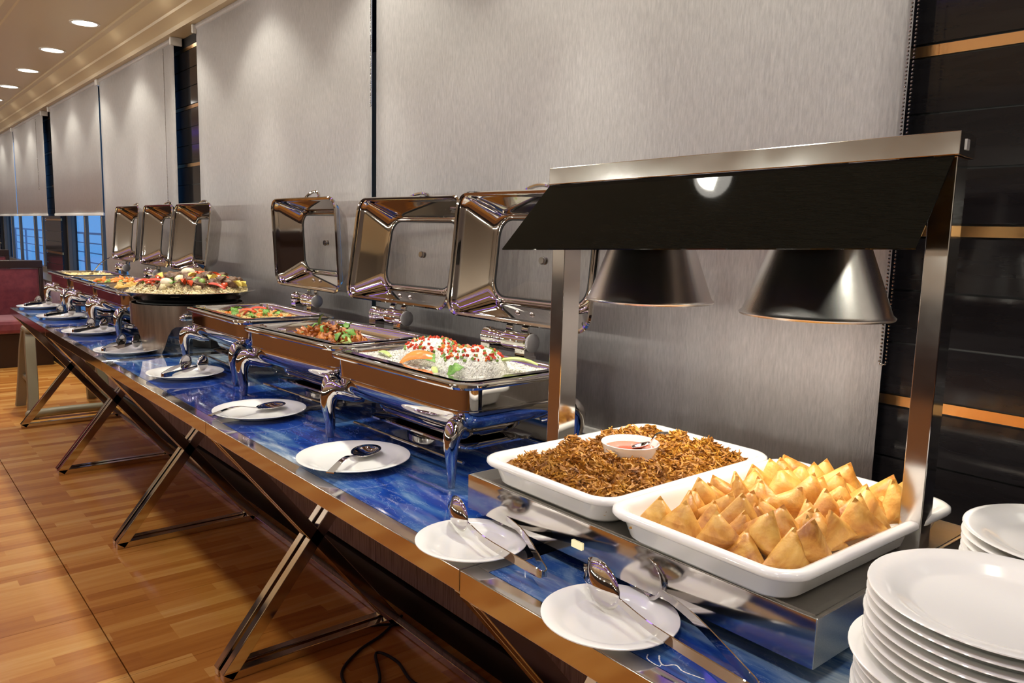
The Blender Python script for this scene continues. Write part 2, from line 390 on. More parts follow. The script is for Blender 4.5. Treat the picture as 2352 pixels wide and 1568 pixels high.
# ------------------------------------------------------------------ roller blinds
def bead_chain(parent, x, z0, z1, y=.768, gap=.012, lean=0.0):
    b = MB(); n = int((z1-z0)/.0068)
    for i in range(n):
        z = z0+i*.0068
        b.sphere((x-gap/2, y, z), .0024, 6, 4); b.sphere((x+gap/2+lean*(z-z0), y-.004, z), .0024, 6, 4)
    for i in range(5):
        a = math.pi*i/4; b.sphere((x+gap/2*math.cos(a), y-.002, z0-gap/2*math.sin(a)), .0024, 6, 4)
    return b.build('bead_chain', CHROME_DK, parent)
def blind(x0, x1, zb, label, chain=None, bracket=True):
    t = empty('roller_blind', ((x0+x1)/2, W, zb), 0, label, 'blind', 'roller blinds along the windows')
    h = (x1-x0)/2
    f = MB(); nx = 24; zt = 2.325-zb
    rows = [[(-h+2*h*i/nx, .0015*math.sin(i*1.7+x0*3), z) for i in range(nx+1)] for z in (0.0, zt*.5, zt)]
    f.loft(rows, closed=False); f.build('fabric', FABRIC, t, solid=.0012)
    MB().box(-h, h, -.006, .006, -.018, .004).build('bottom_bar', ALU, t, smooth=False, bevel=.003)
    MB().tube([(-h, .012, zt), (h, .012, zt)], .02, 16).build('roller_tube', FABRIC, t)
    if bracket:
        for s in (-1, 1):
            b = MB().box(s*h-.008, s*h+.008, -.022, .045, zt-.035, zt+.010); b.build('bracket', ALU, t, smooth=False, bevel=.004)
    if chain:
        for cx, z0, z1, gap in chain:
            o = bead_chain(t, cx, z0, z1, .768, gap); o.location = Vector((-(x0+x1)/2, -W, -zb))
    return t
blind(-1.612, .272, .765, 'widest grey roller blind behind the food warmer and near chafing dishes', [(.279, 1.055, 2.3, .013)])
blind(-3.512, -1.640, .765, 'grey roller blind behind the rice platter, right of the first black column', [(-1.626, 1.72, 2.3, .008)])
blind(-5.685, -3.895, .80, 'grey roller blind left of the black column, behind the far chafing dish lids', [(-4.05, 1.42, 2.3, .01)])
blind(-7.62, -5.722, 1.35, 'raised grey roller blind between the fully lowered blind and the second column', [])
blind(-9.85, -7.985, 1.35, 'raised grey roller blind just left of the second black column', [(-8.3, 1.6, 2.3, .01)])
blind(-11.75, -9.87, 1.35, 'leftmost raised grey roller blind at the picture edge', [])
blind(-14.2, -12.2, 1.35, 'grey roller blind at the far end of the room', [])

# ------------------------------------------------------------------ ceiling downlights (wall row)
ring = MB().lathe([(.072, 0), (.085, 0), (.085, -.006), (.070, -.006), (.068, 0)], 28).mesh('trim_ring', ALU)
disc = MB().lathe([(0, -.002), (.070, -.002)], 28).mesh('diffuser', LIGHTM)
sl = D.lights.new('downlight', 'SPOT'); sl.energy = SPOT_W; sl.color = SPOT_COL; sl.spot_size = math.radians(104); sl.spot_blend = .45; sl.shadow_soft_size = .045
sb = D.lights.new('downlight_beam', 'SPOT'); sb.energy = BEAM_W; sb.color = SPOT_COL; sb.spot_size = math.radians(52); sb.spot_blend = 1.0; sb.shadow_soft_size = .045
vis = {0: 'largest glowing ceiling downlight, rightmost of the visible row', -1: 'second glowing ceiling downlight from the right', -2: 'third glowing ceiling downlight from the right', -3: 'fourth glowing ceiling downlight from the right', -4: 'ceiling downlight cut by the left picture edge'}
for k in range(-9, 7):
    x = -4.62+1.025*k
    t = empty('ceiling_downlight', (x, .478, ZC), 0, vis.get(k, 'recessed ceiling downlight of the wall row outside the picture'), 'downlight', 'downlights along the window wall')
    inst('trim_ring', ring, t); inst('diffuser', disc, t)
    for l_ in ((sl, sb) if k < 5 else (sl,)):
        o = D.objects.new('lamp', l_); COL.objects.link(o); o.parent = t; o.location = (0, 0, -.012)
# room lights: a row in the ceiling recess in front of the buffet, and added fill lamps in the hall behind the camera
rl = D.lights.new('recess_light', 'AREA'); rl.shape = 'DISK'; rl.size = .17; rl.energy = ROOM_W; rl.color = ROOM_COL; rl.spread = math.radians(160)
hl_ = D.lights.new('added_hall_light', 'POINT'); hl_.shadow_soft_size = .05; hl_.energy = HALL_W; hl_.color = ROOM_COL
rring_m = MB().lathe([(.085, 0), (.105, 0), (.105, -.008), (.083, -.008), (.082, 0)], 28).mesh('trim_ring', ALU)
rdisc = MB().lathe([(0, -.002), (.084, -.002)], 28).mesh('diffuser', ROOMLM)
for k in range(12):
    t = empty('recess_downlight', (.725-1.025*k, -.70, 2.66), 0, 'round light in the ceiling recess in front of the buffet', 'downlight', 'recess lights')
    inst('trim_ring', rring_m, t); inst('diffuser', rdisc, t)
    o = D.objects.new('lamp', rl); COL.objects.link(o); o.parent = t; o.location = (0, 0, -.012)
# added unseen pendants: fill light on blinds and trays from behind the camera
globe = MB().lathe([(.012, .11), (.03, .10), (.055, .05), (.07, 0), (.066, 0), (.05, .05), (.026, .095)], 24).mesh('shade', BRUSHED); cordm = MB().tube([(0, 0, .105), (0, 0, 1.06)], .003, 6).mesh('cord', RUBBER)
for k in range(14):
    t = empty('added_hall_lamp', (2.6-1.2*k, -4.0, 1.56), 0, 'added unseen fill lamp hanging in the hall behind the camera', 'pendant lamp', 'added hall fill lamps')
    inst('shade', globe, t); inst('cord', cordm, t)
    o = D.objects.new('lamp', hl_); COL.objects.link(o); o.parent = t; o.location = (0, 0, -.055)

# ================================================================== TABLES
TZ = .75; TL = 1.165; TD = .640
def table(i, label):
    x1 = -TL*i; x0 = x1-TL
    if i < 0: x0, x1 = 0.0, TL
    t = empty('buffet_table', ((x0+x1)/2, TD/2, 0), 0, label, 'table', 'steel framed buffet tables')
    h = TL/2-.0012; d = TD/2; b = .032
    zb = .712 if i >= 0 else .706
    f = MB()
    f.box(-h, h, -d, -d+b, zb, TZ).box(-h, h, d-b, d, zb, TZ).box(-h, -h+b, -d+b, d-b, zb, TZ).box(h-b, h, -d+b, d-b, zb, TZ)
    f.build('edge_frame', STEEL, t, smooth=False, bevel=.0015)
    MB().box(-h+b+.001, h-b-.001, -d+b+.001, d-b-.001, zb+.012, TZ-.0006).build('glass_top', BLUE, t, smooth=False)
    sec = [(-.014, -.019), (.014, -.019), (.014, .019), (-.014, .019)]
    for s in (-1, 1):
        xx = s*(h-.021)
        zt = zb-.001; yb, yf = .26, -d+.03
        for nm, a, e in (('leg', (xx, yf, .012), (xx, yb, zt)), ('leg', (xx, yf, zt), (xx, yb, .012))):
            a = Vector(a); e = Vector(e); dr = (e-a).normalized()
            MB().sweep([a, e], [(p, q) for p, q in sec], up0=(0, dr.z, -dr.y)).build(nm, STEEL, t, smooth=False, bevel=.002)
        MB().box(xx-.014, xx+.014, yf-.012, yb+.012, .001, .026).build('floor_bar', STEEL, t, smooth=False, bevel=.002)
        MB().box(xx-.014, xx+.014, yf, yb, zb-.02, zb-.0005).build('top_bar', STEEL, t, smooth=False, bevel=.002)
    MB().box(-h+.034, h-.034, yb-.016, yb+.012, .001, .026).build('stretcher', STEEL, t, smooth=False, bevel=.002)
    return t
table(-1, 'nearest blue topped steel table, carrying the food warmer and plate stacks')
table(0, 'blue topped steel table under the rice chafing dish')
table(1, 'blue topped steel table under the two middle chafing dishes')
table(2, 'blue topped steel table under the rice platter stand')
table(3, 'farthest blue topped steel table at the end of the buffet')

# ================================================================== CHAFING DISHES
RZ = .968
def chafer_parts():
    P = {}
    # vessel: rim lip, straight wall, rounded belly
    hx, hy = .287, .182
    rings = [rring(hx-.034, hy-.034, .03, -.006), rring(hx-.030, hy-.030, .034, 0), rring(hx-.008, hy-.008, .046, .001), rring(hx-.001, hy-.001, .05, -.003), rring(hx, hy, .05, -.008), rring(hx-.003, hy-.003, .05, -.0135),
             rring(hx-.014, hy-.014, .042, -.0145), rring(hx-.018, hy-.018, .04, -.017), rring(hx-.019, hy-.019, .04, -.060), rring(hx-.017, hy-.017, .042, -.0615), rring(hx-.017, hy-.017, .042, -.064)]
    P['vessel'] = MB().loft(rings).mesh('vessel', CHROME)
    rings = [rring(hx-.019, hy-.019, .042, -.064), rring(hx-.020, hy-.020, .044, -.078), rring(hx-.028, hy-.026, .05, -.094), rring(hx-.045, hy-.040, .05, -.108), rring(hx-.07, hy-.058, .05, -.116), rring(hx-.10, hy-.075, .05, -.119),
             rring(hx-.105, hy-.08, .05, -.135), rring(hx-.115, hy-.088, .05, -.147), rring(hx-.15, hy-.11, .04, -.152)]
    P['belly'] = MB().loft(rings, False, True).mesh('belly', CHROME)
    # food pan insert
    rings = [rring(hx-.022, hy-.022, .036, .003), rring(hx-.040, hy-.040, .03, .0035), rring(hx-.044, hy-.044, .03, 0), rring(hx-.050, hy-.050, .03, -.028), rring(hx-.056, hy-.056, .03, -.032), rring(hx-.062, hy-.062, .03, -.052), rring(hx-.075, hy-.075, .02, -.056)]
    P['food_pan'] = MB().loft(rings, False, True).mesh('food_pan', STEEL)
    # leg, built for the +x -y corner, local origin at chafer centre
    def leg(sx_, sy_):
        o = Vector((sx_*.46, sy_*.888, 0))
        base = Vector((sx_*.236, sy_*.150, 0))
        pts = [(-.050, -.118, .012), (-.022, -.110, .018), (.006, -.099, .0225), (.026, -.096, .0235), (.038, -.110, .0215), (.042, -.132, .0180), (.040, -.158, .0145), (.037, -.188, .0115), (.037, -.2178, .0085)]
        path = arc([base+o*d+Vector((0, 0, z)) for d, z, r in pts], 6); n_ = len(path); sc = []
        for i in range(n_):
            u = i/(n_-1)*(len(pts)-1); k_ = min(int(u), len(pts)-2); f_ = u-k_
            sc.append((pts[k_][2]*(1-f_)+pts[k_+1][2]*f_)*1.0)
        return MB().tube(path, 1.0, 14, [(a*.82, a*1.08) for a in sc]).mesh('leg', CHROME)
    P['legs'] = [leg(sx_, sy_) for sx_ in (-1, 1) for sy_ in (-1, 1)]
    # spike where each leg runs up the corner of the vessel
    P['heater'] = MB().lathe([(0, -.196), (.085, -.196), (.10, -.190), (.10, -.176), (.092, -.170), (.05, -.168), (0, -.168)], 32).mesh('heater', CHROME_DK)
    rings = [rring(.20, .10, .03, -.158), rring(.205, .105, .03, -.160), rring(.205, .105, .03, -.164), rring(.19, .09, .03, -.166)]
    P['shelf'] = MB().loft(rings, True, True).mesh('heater_shelf', CHROME)
    P['rail'] = [MB().tube([(-.225, s*.13, -.182), (.225, s*.13, -.182)], .004, 8).mesh('stretcher_rod', CHROME_DK) for s in (-1, 1)]
    # hinge at the back: drum with bracket
    h = MB(); m90 = Matrix.Translation((0, hy+.008, .036)) @ Matrix.Rotation(math.pi/2, 4, 'Y')
    h.lathe([(0, -.086), (.022, -.086), (.0255, -.083), (.0255, -.066), (.0245, -.065), (.0245, -.005), (.0250, -.004), (.0250, .004), (.0245, .005), (.0245, .065), (.0255, .066), (.0255, .083), (.022, .086), (0, .086)], 28, m90)
    P['hinge'] = h.mesh('hinge_drum', CHROME)
    h = MB()
    h.box(-.085, -.05, hy-.014, hy+.02, -.005, .02).box(.05, .085, hy-.014, hy+.02, -.005, .02).box(-.088, .088, hy-.018, hy+.024, -.006, .0015)
    P['bracket'] = h.mesh('hinge_bracket', CHROME, False)
    P['cap'] = MB().lathe([(0, 0), (.021, 0), (.0235, .002), (.0235, .006), (.021, .008), (0, .008)], 24, Matrix.Translation((.086, hy+.008, .036)) @ Matrix.Rotation(math.pi/2, 4, 'Y')).mesh('hinge_cap', mat('grey_hinge_cap', (.30, .29, .30), .35, .7))
    # lid (closed pose about hinge line at y=0)
    lx, ly = .276, .172; yc = -ly-.040
    wx, wy = .176, .106
    rr_ = lambda a, b, r, z: rring(a, b, r, z, 7, 0, yc)
    rings = [rr_(lx-.010, ly-.010, .036, -.001), rr_(lx-.004, ly-.004, .042, -.003), rr_(lx, ly, .044, .001), rr_(lx-.001, ly-.001, .044, .006), rr_(lx-.007, ly-.007, .038, .009), rr_(lx-.010, ly-.010, .034, .012), rr_(lx-.013, ly-.012, .033, .020),
             *[rr_((lx-.013)*(1-f_)+(wx+.020)*f_, (ly-.012)*(1-f_)+(wy+.014)*f_, .033+.013*f_, .020+.0665*f_) for f_ in (.08, .5, .92)], rr_(wx+.020, wy+.014, .046, .0865), rr_(wx+.014, wy+.011, .047, .088), rr_(wx+.010, wy+.008, .047, .0845), rr_(wx+.003, wy+.003, .046, .0845), rr_(wx, wy, .045, .087)]
    P['lid'] = MB().loft(rings).mesh('lid', CHROME)
    g = MB(); g.sweep([p for p in rr_(wx+.001, wy+.001, .048, .087)], [(.003*math.cos(a), .003*math.sin(a)) for a in [i*math.pi/3 for i in range(6)]], closed=True)
    P['gasket'] = g.mesh('window_gasket', RUBBER)
    rings = [rr_(wx-.001, wy-.001, .047, .088), rr_(wx*.8, wy*.8, .045, .0905), rr_(wx*.6, wy*.6, .04, .0925), rr_(wx*.4, wy*.4, .035, .0937), rr_(wx*.2, wy*.2, .02, .0943)]
    P['glass'] = MB().loft(rings, False, True).mesh('window', LIDGLASS)
    P['knob'] = MB().lathe([(0, .086), (.009, .086), (.011, .089), (.011, .0935), (.006, .0945), (.006, .100), (.010, .101), (.010, .104), (0, .105)], 16, Matrix.Translation((0, yc, 0))).mesh('steam_vent', CHROME_DK)
    hp = arc([(-.058, yc-ly+.022, .040), (-.052, yc-ly-.004, .050), (-.022, yc-ly-.020, .060), (.022, yc-ly-.020, .060), (.052, yc-ly-.004, .050), (.058, yc-ly+.022, .040)], 5)
    P['handle'] = MB().tube(hp, .006, 8).mesh('lid_handle', CHROME)
    P['rivet'] = [MB().sphere((s*.028, yc+ly-.030, .047), .0085, 10, 6, (1, .8, .6)).mesh('hinge_screw', CHROME) for s in (-1, 1)]
    P['arm'] = [MB().sweep(arc([(s*.03, .0, .02), (s*.03, -.012, .03), (s*.03, -.030, .028), (s*.03, -.046, .034)], 4), [(-.012, -.003), (.012, -.003), (.012, .003), (-.012, .003)]).mesh('lid_arm', CHROME) for s in (-1, 1)]
    return P
CP = chafer_parts()
def chafer(x, y, rz, open_deg, label):
    t = empty('chafing_dish', (x, y, TZ), math.radians(rz), label, 'chafing dish', 'square chrome chafing dishes')
    up_ = (0, 0, RZ-TZ)
    v = inst('vessel', CP['vessel'], t, up_); inst('belly', CP['belly'], t, up_); inst('food_pan', CP['food_pan'], t, up_)
    for m_ in CP['legs']: inst('leg', m_, t, up_)
    h = inst('heater', CP['heater'], t, up_); inst('heater_shelf', CP['shelf'], t, up_)
    for m_ in CP['rail']: inst('stretcher_rod', m_, t, up_)
    hg = inst('hinge', CP['hinge'], t, up_); inst('hinge_bracket', CP['bracket'], hg); inst('hinge_cap', CP['cap'], hg)
    lid = inst('lid', CP['lid'], t, (0, .182+.008, RZ-TZ+.036), (-math.radians(open_deg), 0, 0))
    for nm, k_ in (('window_gasket', 'gasket'), ('window', 'glass'), ('steam_vent', 'knob'), ('lid_handle', 'handle')): inst(nm, CP[k_], lid)
    for m_ in CP['arm']: inst('lid_arm', m_, lid)
    for m_ in CP['rivet']: inst('hinge_screw', m_, lid)
    return t
CH = {3: (-.592, .395, 2, 96), 2: (-1.200, .412, 4.0, 99), 1: (-1.86, .43, 0, 87), 4: (-3.14, .378, 0, 97), 5: (-3.745, .388, 0, 96), 6: (-4.405, .392, 0, 96)}
LB = {3: 'open chrome chafing dish of white rice with two domes, nearest the warmer', 2: 'open chrome chafing dish of glazed meat and herbs, second from the warmer', 1: 'open chrome chafing dish of yellow rice with a red pepper slice beside the platter stand',
      4: 'open chrome chafing dish of yellow potato just left of the platter stand', 5: 'open chrome chafing dish of orange and pale salad, middle of the far three', 6: 'farthest open chrome chafing dish with a spoon standing in pale food'}
for k_ in CH: chafer(*CH[k_], LB[k_])

# ------------------------------------------------------------------ food helpers
def bed(name, k_, level, m_, label, amp=.006, seed=0, grains=None, gm=None, gsize=.0022, cat='food'):
    x, y, rz, _ = CH[k_]; nx, ny = 44, 28; hx, hy = .233, .128
    b = MB(); rows = []
    for j in range(ny+1):
        row = []
        for i in range(nx+1):
            u, v = -hx+2*hx*i/nx, -hy+2*hy*j/ny
            e = min(hx-abs(u), hy-abs(v)); z = amp*noise.noise((u*22+seed, v*22, seed))+amp*.6*noise.noise((u*60, v*60+seed, 3))-max(0, .02-e)*.35
            row.append((u, v, z))
        rows.append(row)
    b.loft(rows, closed=False)
    rnd = random.Random(seed)
    if grains:
        for _i in range(grains):
            u, v = rnd.uniform(-hx, hx), rnd.uniform(-hy, hy); e = min(hx-abs(u), hy-abs(v))
            z = amp*noise.noise((u*22+seed, v*22, seed))-max(0, .02-e)*.35+rnd.uniform(0, .002)
            m4 = Matrix.Translation((u, v, z)) @ Euler((rnd.uniform(-.6, .6), rnd.uniform(-.6, .6), rnd.uniform(0, 6.3))).to_matrix().to_4x4()
            s_ = gsize*rnd.uniform(.8, 1.2)
            b.add([(-1.9*s_, 0, 0), (1.9*s_, 0, 0), (0, .75*s_, 0), (0, -.75*s_, 0), (0, 0, .75*s_)], [(0, 3, 4), (3, 1, 4), (1, 2, 4), (2, 0, 4)], m4)
    o = b.build(name, m_, None, True, (x, y, level), (0, 0, math.radians(rz)), angle=60)
    return tag(o, label, cat, kind='stuff')
def blob_mesh(name, m_, r, sc, amp, seed, nu=12, nv=8, freq=2.5):
    b = MB().sphere((0, 0, 0), 1.0, nu, nv)
    for i, p in enumerate(b.v):
        k_ = 1+amp*noise.noise(p*freq+Vector((seed*7.1, seed*3.3, seed)))
        b.v[i] = Vector((p.x*sc[0]*r*k_, p.y*sc[1]*r*k_, p.z*sc[2]*r*k_))
    return b.mesh(name, m_, True, 80)
def leaf_mesh(name, m_, l, wd, seed, lobes=True):
    rnd = random.Random(seed); b = MB(); n_ = 9; top = []; rows = []
    for i in range(n_):
        u = i/(n_-1); ww = wd*math.sin(math.pi*min(1, u*.92+.06))**.8*(1+(.25*math.sin(u*16+seed) if lobes else 0))
        zc_ = l*.22*math.sin(u*2.6)
        rows.append([(l*(u-.5), -ww, zc_+ww*.35), (l*(u-.5), 0, zc_), (l*(u-.5), ww, zc_+ww*.4)])
    b.loft(rows, closed=False)
    rows2 = [[(p[0], p[1], p[2]-.0008) for p in r] for r in rows]; b.loft([list(reversed(r)) for r in rows2], closed=False)
    return b.mesh(name, m_, True, 80)
def strip_mesh(name, m_, l, wd, th, bend, seed=0):
    n_ = 9; path = [(l*(i/(n_-1)-.5), 0, bend*(1-(2*i/(n_-1)-1)**2)) for i in range(n_)]
    sec = [(-wd, 0), (-wd*.7, th), (0, th*1.3), (wd*.7, th), (wd, 0), (0, -th*.3)]
    return MB().sweep(path, sec, [.45+.55*math.sin(math.pi*(.12+.76*i/(n_-1))) for i in range(n_)], up0=(0, 0, 1)).mesh(name, m_, True, 60)
def wedge_mesh(name, m_, r, seed=0):
    b = MB(); rings = []
    for i in range(9):
        a = math.pi*i/8
        rings.append([(r*math.cos(a)*.98, -r*.42*math.sin(a)-.0005, r*math.sin(a)*.9), (r*math.cos(a)*.98, r*.42*math.sin(a)+.0005, r*math.sin(a)*.9), (r*.9*math.cos(a), 0, r*.08*math.sin(a))])
    b.loft(rings); return b.mesh(name, m_, True, 50)
def scatter(name, meshes, pts, label, cat, group, rnd, tilt=.5, smin=.8, smax=1.2):
    for p in pts:
        o = inst(name, rnd.choice(meshes), None, p, (rnd.uniform(-tilt, tilt), rnd.uniform(-tilt, tilt), rnd.uniform(0, 6.28)))
        s_ = rnd.uniform(smin, smax); o.scale = (s_, s_, s_); tag(o, label, cat, group)
def chpt(k_, u, v, z):
    x, y, rz, _ = CH[k_]; a = math.radians(rz)
    return (x+u*math.cos(a)-v*math.sin(a), y+u*math.sin(a)+v*math.cos(a), z)

# ------------------------------------------------------------------ chafer 3: white rice
bed('rice_bed', 3, .963, RICE, 'loose white rice filling the nearest chafing dish', .006, 3, 5200)
def rice_dome(x, y, r, h, label, seed):
    b = MB(); nu, nv = 40, 14; rings = []
    for i in range(nv+1):
        a = math.pi/2*i/nv
        rings.append([(r*math.cos(a)**.72*math.cos(2*math.pi*j/nu), r*math.cos(a)**.72*math.sin(2*math.pi*j/nu), h*math.sin(a)) for j in range(nu)])
    b.loft(rings, False, True)
    for i, p in enumerate(b.v): b.v[i] = p*(1+.012*noise.noise(p*60+Vector((seed, 0, 0)))+.01*noise.noise(p*160))
    rnd = random.Random(seed)
    for _i in range(1100):
        a = rnd.uniform(0, 6.283); t_ = rnd.random()**.6*math.pi/2; q = Vector((r*math.sin(t_)**.72*math.cos(a), r*math.sin(t_)**.72*math.sin(a), h*math.cos(t_)))*1.003
        m4 = Matrix.Translation(q) @ Vector((q.x/r, q.y/r, q.z/h*1.2+.01)).to_track_quat('Z', 'Y').to_matrix().to_4x4() @ Matrix.Rotation(rnd.uniform(0, 6.3), 4, 'Z'); s_ = .002
        b.add([(-1.9*s_, 0, 0), (1.9*s_, 0, 0), (0, .75*s_, 0), (0, -.75*s_, 0), (0, 0, .6*s_)], [(0, 3, 4), (3, 1, 4), (1, 2, 4), (2, 0, 4)], m4)
    root = b.build('rice_dome', RICE, None, True, (x, y, .9530), angle=70); tag(root, label, 'rice dome', 'moulded rice domes')
    for nm, m_, cnt, cap in (('red_topping', REDBIT, 62, .62), ('green_topping', GREEN, 48, .68), ('orange_topping', ORANGE, 24, .66)):
        t_ = MB()
        for _i in range(cnt):
            a = rnd.uniform(0, 6.283); th = cap*math.sqrt(rnd.random())*1.35; q = Vector((r*math.sin(th)**.72*math.cos(a), r*math.sin(th)**.72*math.sin(a), h*math.cos(th)+.002))
            s_ = rnd.uniform(.0022, .0042); m4 = Matrix.Translation(q) @ Euler((rnd.uniform(0, 3), rnd.uniform(0, 3), rnd.uniform(0, 3))).to_matrix().to_4x4()
            t_.box(-s_, s_, -s_*.8, s_*.8, -s_*.6, s_*.6, m4)
        o = t_.build(nm, m_, root, False); o['kind'] = 'stuff'
    return root
rice_dome(-.622, .365, .082, .064, 'left moulded dome of white rice sprinkled with diced peppers', 11)
rice_dome(-.455, .360, .084, .064, 'right moulded dome of white rice sprinkled with diced peppers', 12)
o = inst('pepper_slice', strip_mesh('pepper_slice', ORANGE, .085, .018, .004, .014), None, (-.575, .290, .978), (.5, -.25, .55)); tag(o, 'orange pepper slice leaning between the two rice domes', 'pepper slice')
o = inst('pepper_slice', strip_mesh('pepper_slice_green', CELERY, .115, .014, .005, .016), None, (-.385, .420, .978), (-.3, -.1, .75)); tag(o, 'pale green pepper strip at the right end of the white rice', 'pepper slice')
cel = strip_mesh('celery_strip', CELERY, .07, .007, .004, .005)
for (x, y, rz, lb) in [(-.735, .300, -.15, 'green celery strip at the left end of the white rice'), (-.475, .272, -.5, 'green celery strip in front of the right rice dome'), (-.74, .39, 2.4, 'green celery strip behind the left rice dome')]:
    tag(inst('celery_strip', cel, None, (x, y, .968), (0, 0, rz)), lb, 'celery strip')
hb = leaf_mesh('herb_leaf', HERB, .04, .014, 3)
tag(inst('herb_leaf', hb, None, (-.412, .285, .974), (.5, -.4, 1.1)), 'green herb leaf right of the front celery strip on white rice', 'herb leaf')
tag(inst('herb_leaf', hb, None, (-.545, .305, .978), (.4, .2, .2)), 'green herb leaf beside the orange pepper slice', 'herb leaf')

# ------------------------------------------------------------------ chafer 2: glazed meat
rnd = random.Random(5)
meatm = [blob_mesh('meat_piece_%d' % i, MEAT, .015, (1.75, .75, .7), .75, i, 14, 9, 2.6) for i in range(4)]
sauce2 = MB().lathe([(0, .012), (.07, .010), (.115, .004), (.128, 0)], 28); o = sauce2.build('meat_sauce', MEAT, None, True, (0, 0, 0)); o.scale = (1.15, .62, 1); o.location = chpt(2, .0, -.04, .930); tag(o, 'dark cooking sauce under the glazed meat pieces', 'sauce', kind='stuff')
pts = []
for i in range(90):
    a = rnd.uniform(0, 6.283); rr0 = math.sqrt(rnd.random()); u, v = .155*rr0*math.cos(a), .075*rr0*math.sin(a)-.03
    pts.append(chpt(2, u+.005, v, .938+.046*(1-rr0**1.3)*rnd.uniform(.5, 1.15)))
scatter('meat_piece', meatm, pts, 'chunk of glazed reddish brown meat heaped in the second chafing dish', 'meat piece', 'glazed meat chunks', rnd, 1.2)
hl = [leaf_mesh('coriander_leaf_%d' % i, HERB, .026, .010, i) for i in range(3)]; gl = [strip_mesh('spring_onion_%d' % i, CELERY, .05, .004, .003, .01*i) for i in range(2)]
pts = [chpt(2, u, v, z+.010) for u, v, z in [(-.075, -.03, .966), (-.09, -.05, .955), (.045, .0, .972), (.055, .01, .975), (.03, -.01, .972), (.02, -.06, .965), (.105, -.04, .958), (.115, -.03, .962), (.10, -.055, .955), (.125, -.05, .952)]]
scatter('coriander_leaf', hl, pts, 'small green herb leaf on the glazed meat', 'herb leaf', 'herbs on the glazed meat', rnd, .9, .9, 1.4)
pts = [chpt(2, u, v, z+.010) for u, v, z in [(.15, -.06, .944), (.14, -.08, .940), (.13, -.045, .95), (-.10, -.08, .945), (.02, -.095, .944)]]
scatter('spring_onion_strip', gl, pts, 'pale green onion strip on the glazed meat', 'onion strip', 'onion strips on the glazed meat', rnd, .4)
tag(inst('herb_leaf', leaf_mesh('herb_blade', HERB, .05, .009, 8, False), None, chpt(2, -.06, -.015, .992), (.2, -1.2, .4)), 'upright green herb blade sticking out of the glazed meat', 'herb leaf')

# ------------------------------------------------------------------ chafer 1: yellow rice
bed('yellow_rice_bed', 1, .950, YRICE, 'yellow rice in the chafing dish beside the platter stand', .010, 8, 2200, None, .003)
rnd = random.Random(9)
tag(inst('pepper_slice', strip_mesh('red_pepper_slice', REDBIT, .095, .012, .005, .014), None, chpt(1, .02, -.02, .966), (0, -.3, .7)), 'upper red pepper slice on the yellow rice', 'pepper slice')
tag(inst('pepper_slice', strip_mesh('red_pepper_slice2', TOMATO, .08, .012, .005, .012), None, chpt(1, .0, -.04, .963), (0, -.1, .4)), 'lower red pepper slice on the yellow rice', 'pepper slice')
pts = [chpt(1, rnd.uniform(-.17, .2), rnd.uniform(-.10, .09), .960) for i in range(22)]
scatter('herb_leaf', hl, pts, 'green herb sprig scattered on the yellow rice', 'herb leaf', 'herbs on the yellow rice', rnd, .5, .8, 1.3)
cub = blob_mesh('orange_cube', ORANGE, .009, (1.1, .9, .8), .3, 4, 8, 6)
scatter('vegetable_piece', [cub], [chpt(1, rnd.uniform(-.18, .2), rnd.uniform(-.1, .1), .956) for i in range(18)], 'small orange vegetable piece in the yellow rice', 'vegetable', 'vegetable pieces in yellow rice', rnd)

# ------------------------------------------------------------------ chafers 4-6
rnd = random.Random(21)
bed('potato_sauce', 4, .948, YRICE, 'yellow sauce under the potato pieces', .006, 14)
pot = [blob_mesh('potato_piece_%d' % i, POTATO, .017, (1.1, .9, .8), .5, i+2, 10, 7) for i in range(3)]
scatter('potato_piece', pot, [chpt(4, rnd.uniform(-.14, .20), rnd.uniform(-.10, .10), .958+rnd.uniform(0, .022)) for i in range(60)], 'yellow potato piece in the dish left of the platter', 'potato', 'yellow potato pieces', rnd, 1)
bed('salad_bed', 5, .956, PALEYEL, 'pale salad in the middle far chafing dish', .008, 15, 500, None, .004)
crt = [blob_mesh('carrot_piece_%d' % i, ORANGE, .014, (1.3, .8, .6), .4, i+5, 10, 7) for i in range(2)]
scatter('carrot_piece', crt, [chpt(5, rnd.uniform(-.05, .2), rnd.uniform(-.1, .08), .964+rnd.uniform(0, .012)) for i in range(26)], 'orange carrot piece in the middle far chafing dish', 'carrot', 'carrot pieces', rnd, .8)
scatter('green_piece', [blob_mesh('green_piece', GREEN, .012, (1.2, .8, .7), .4, 9, 10, 7)], [chpt(5, rnd.uniform(-.02, .2), rnd.uniform(-.1, .08), .968) for i in range(9)], 'green vegetable piece in the middle far chafing dish', 'vegetable', 'green salad pieces', rnd, .8)
bed('noodle_bed', 6, .958, PALEYEL, 'pale yellow food in the farthest chafing dish', .012, 16, 800, None, .004)

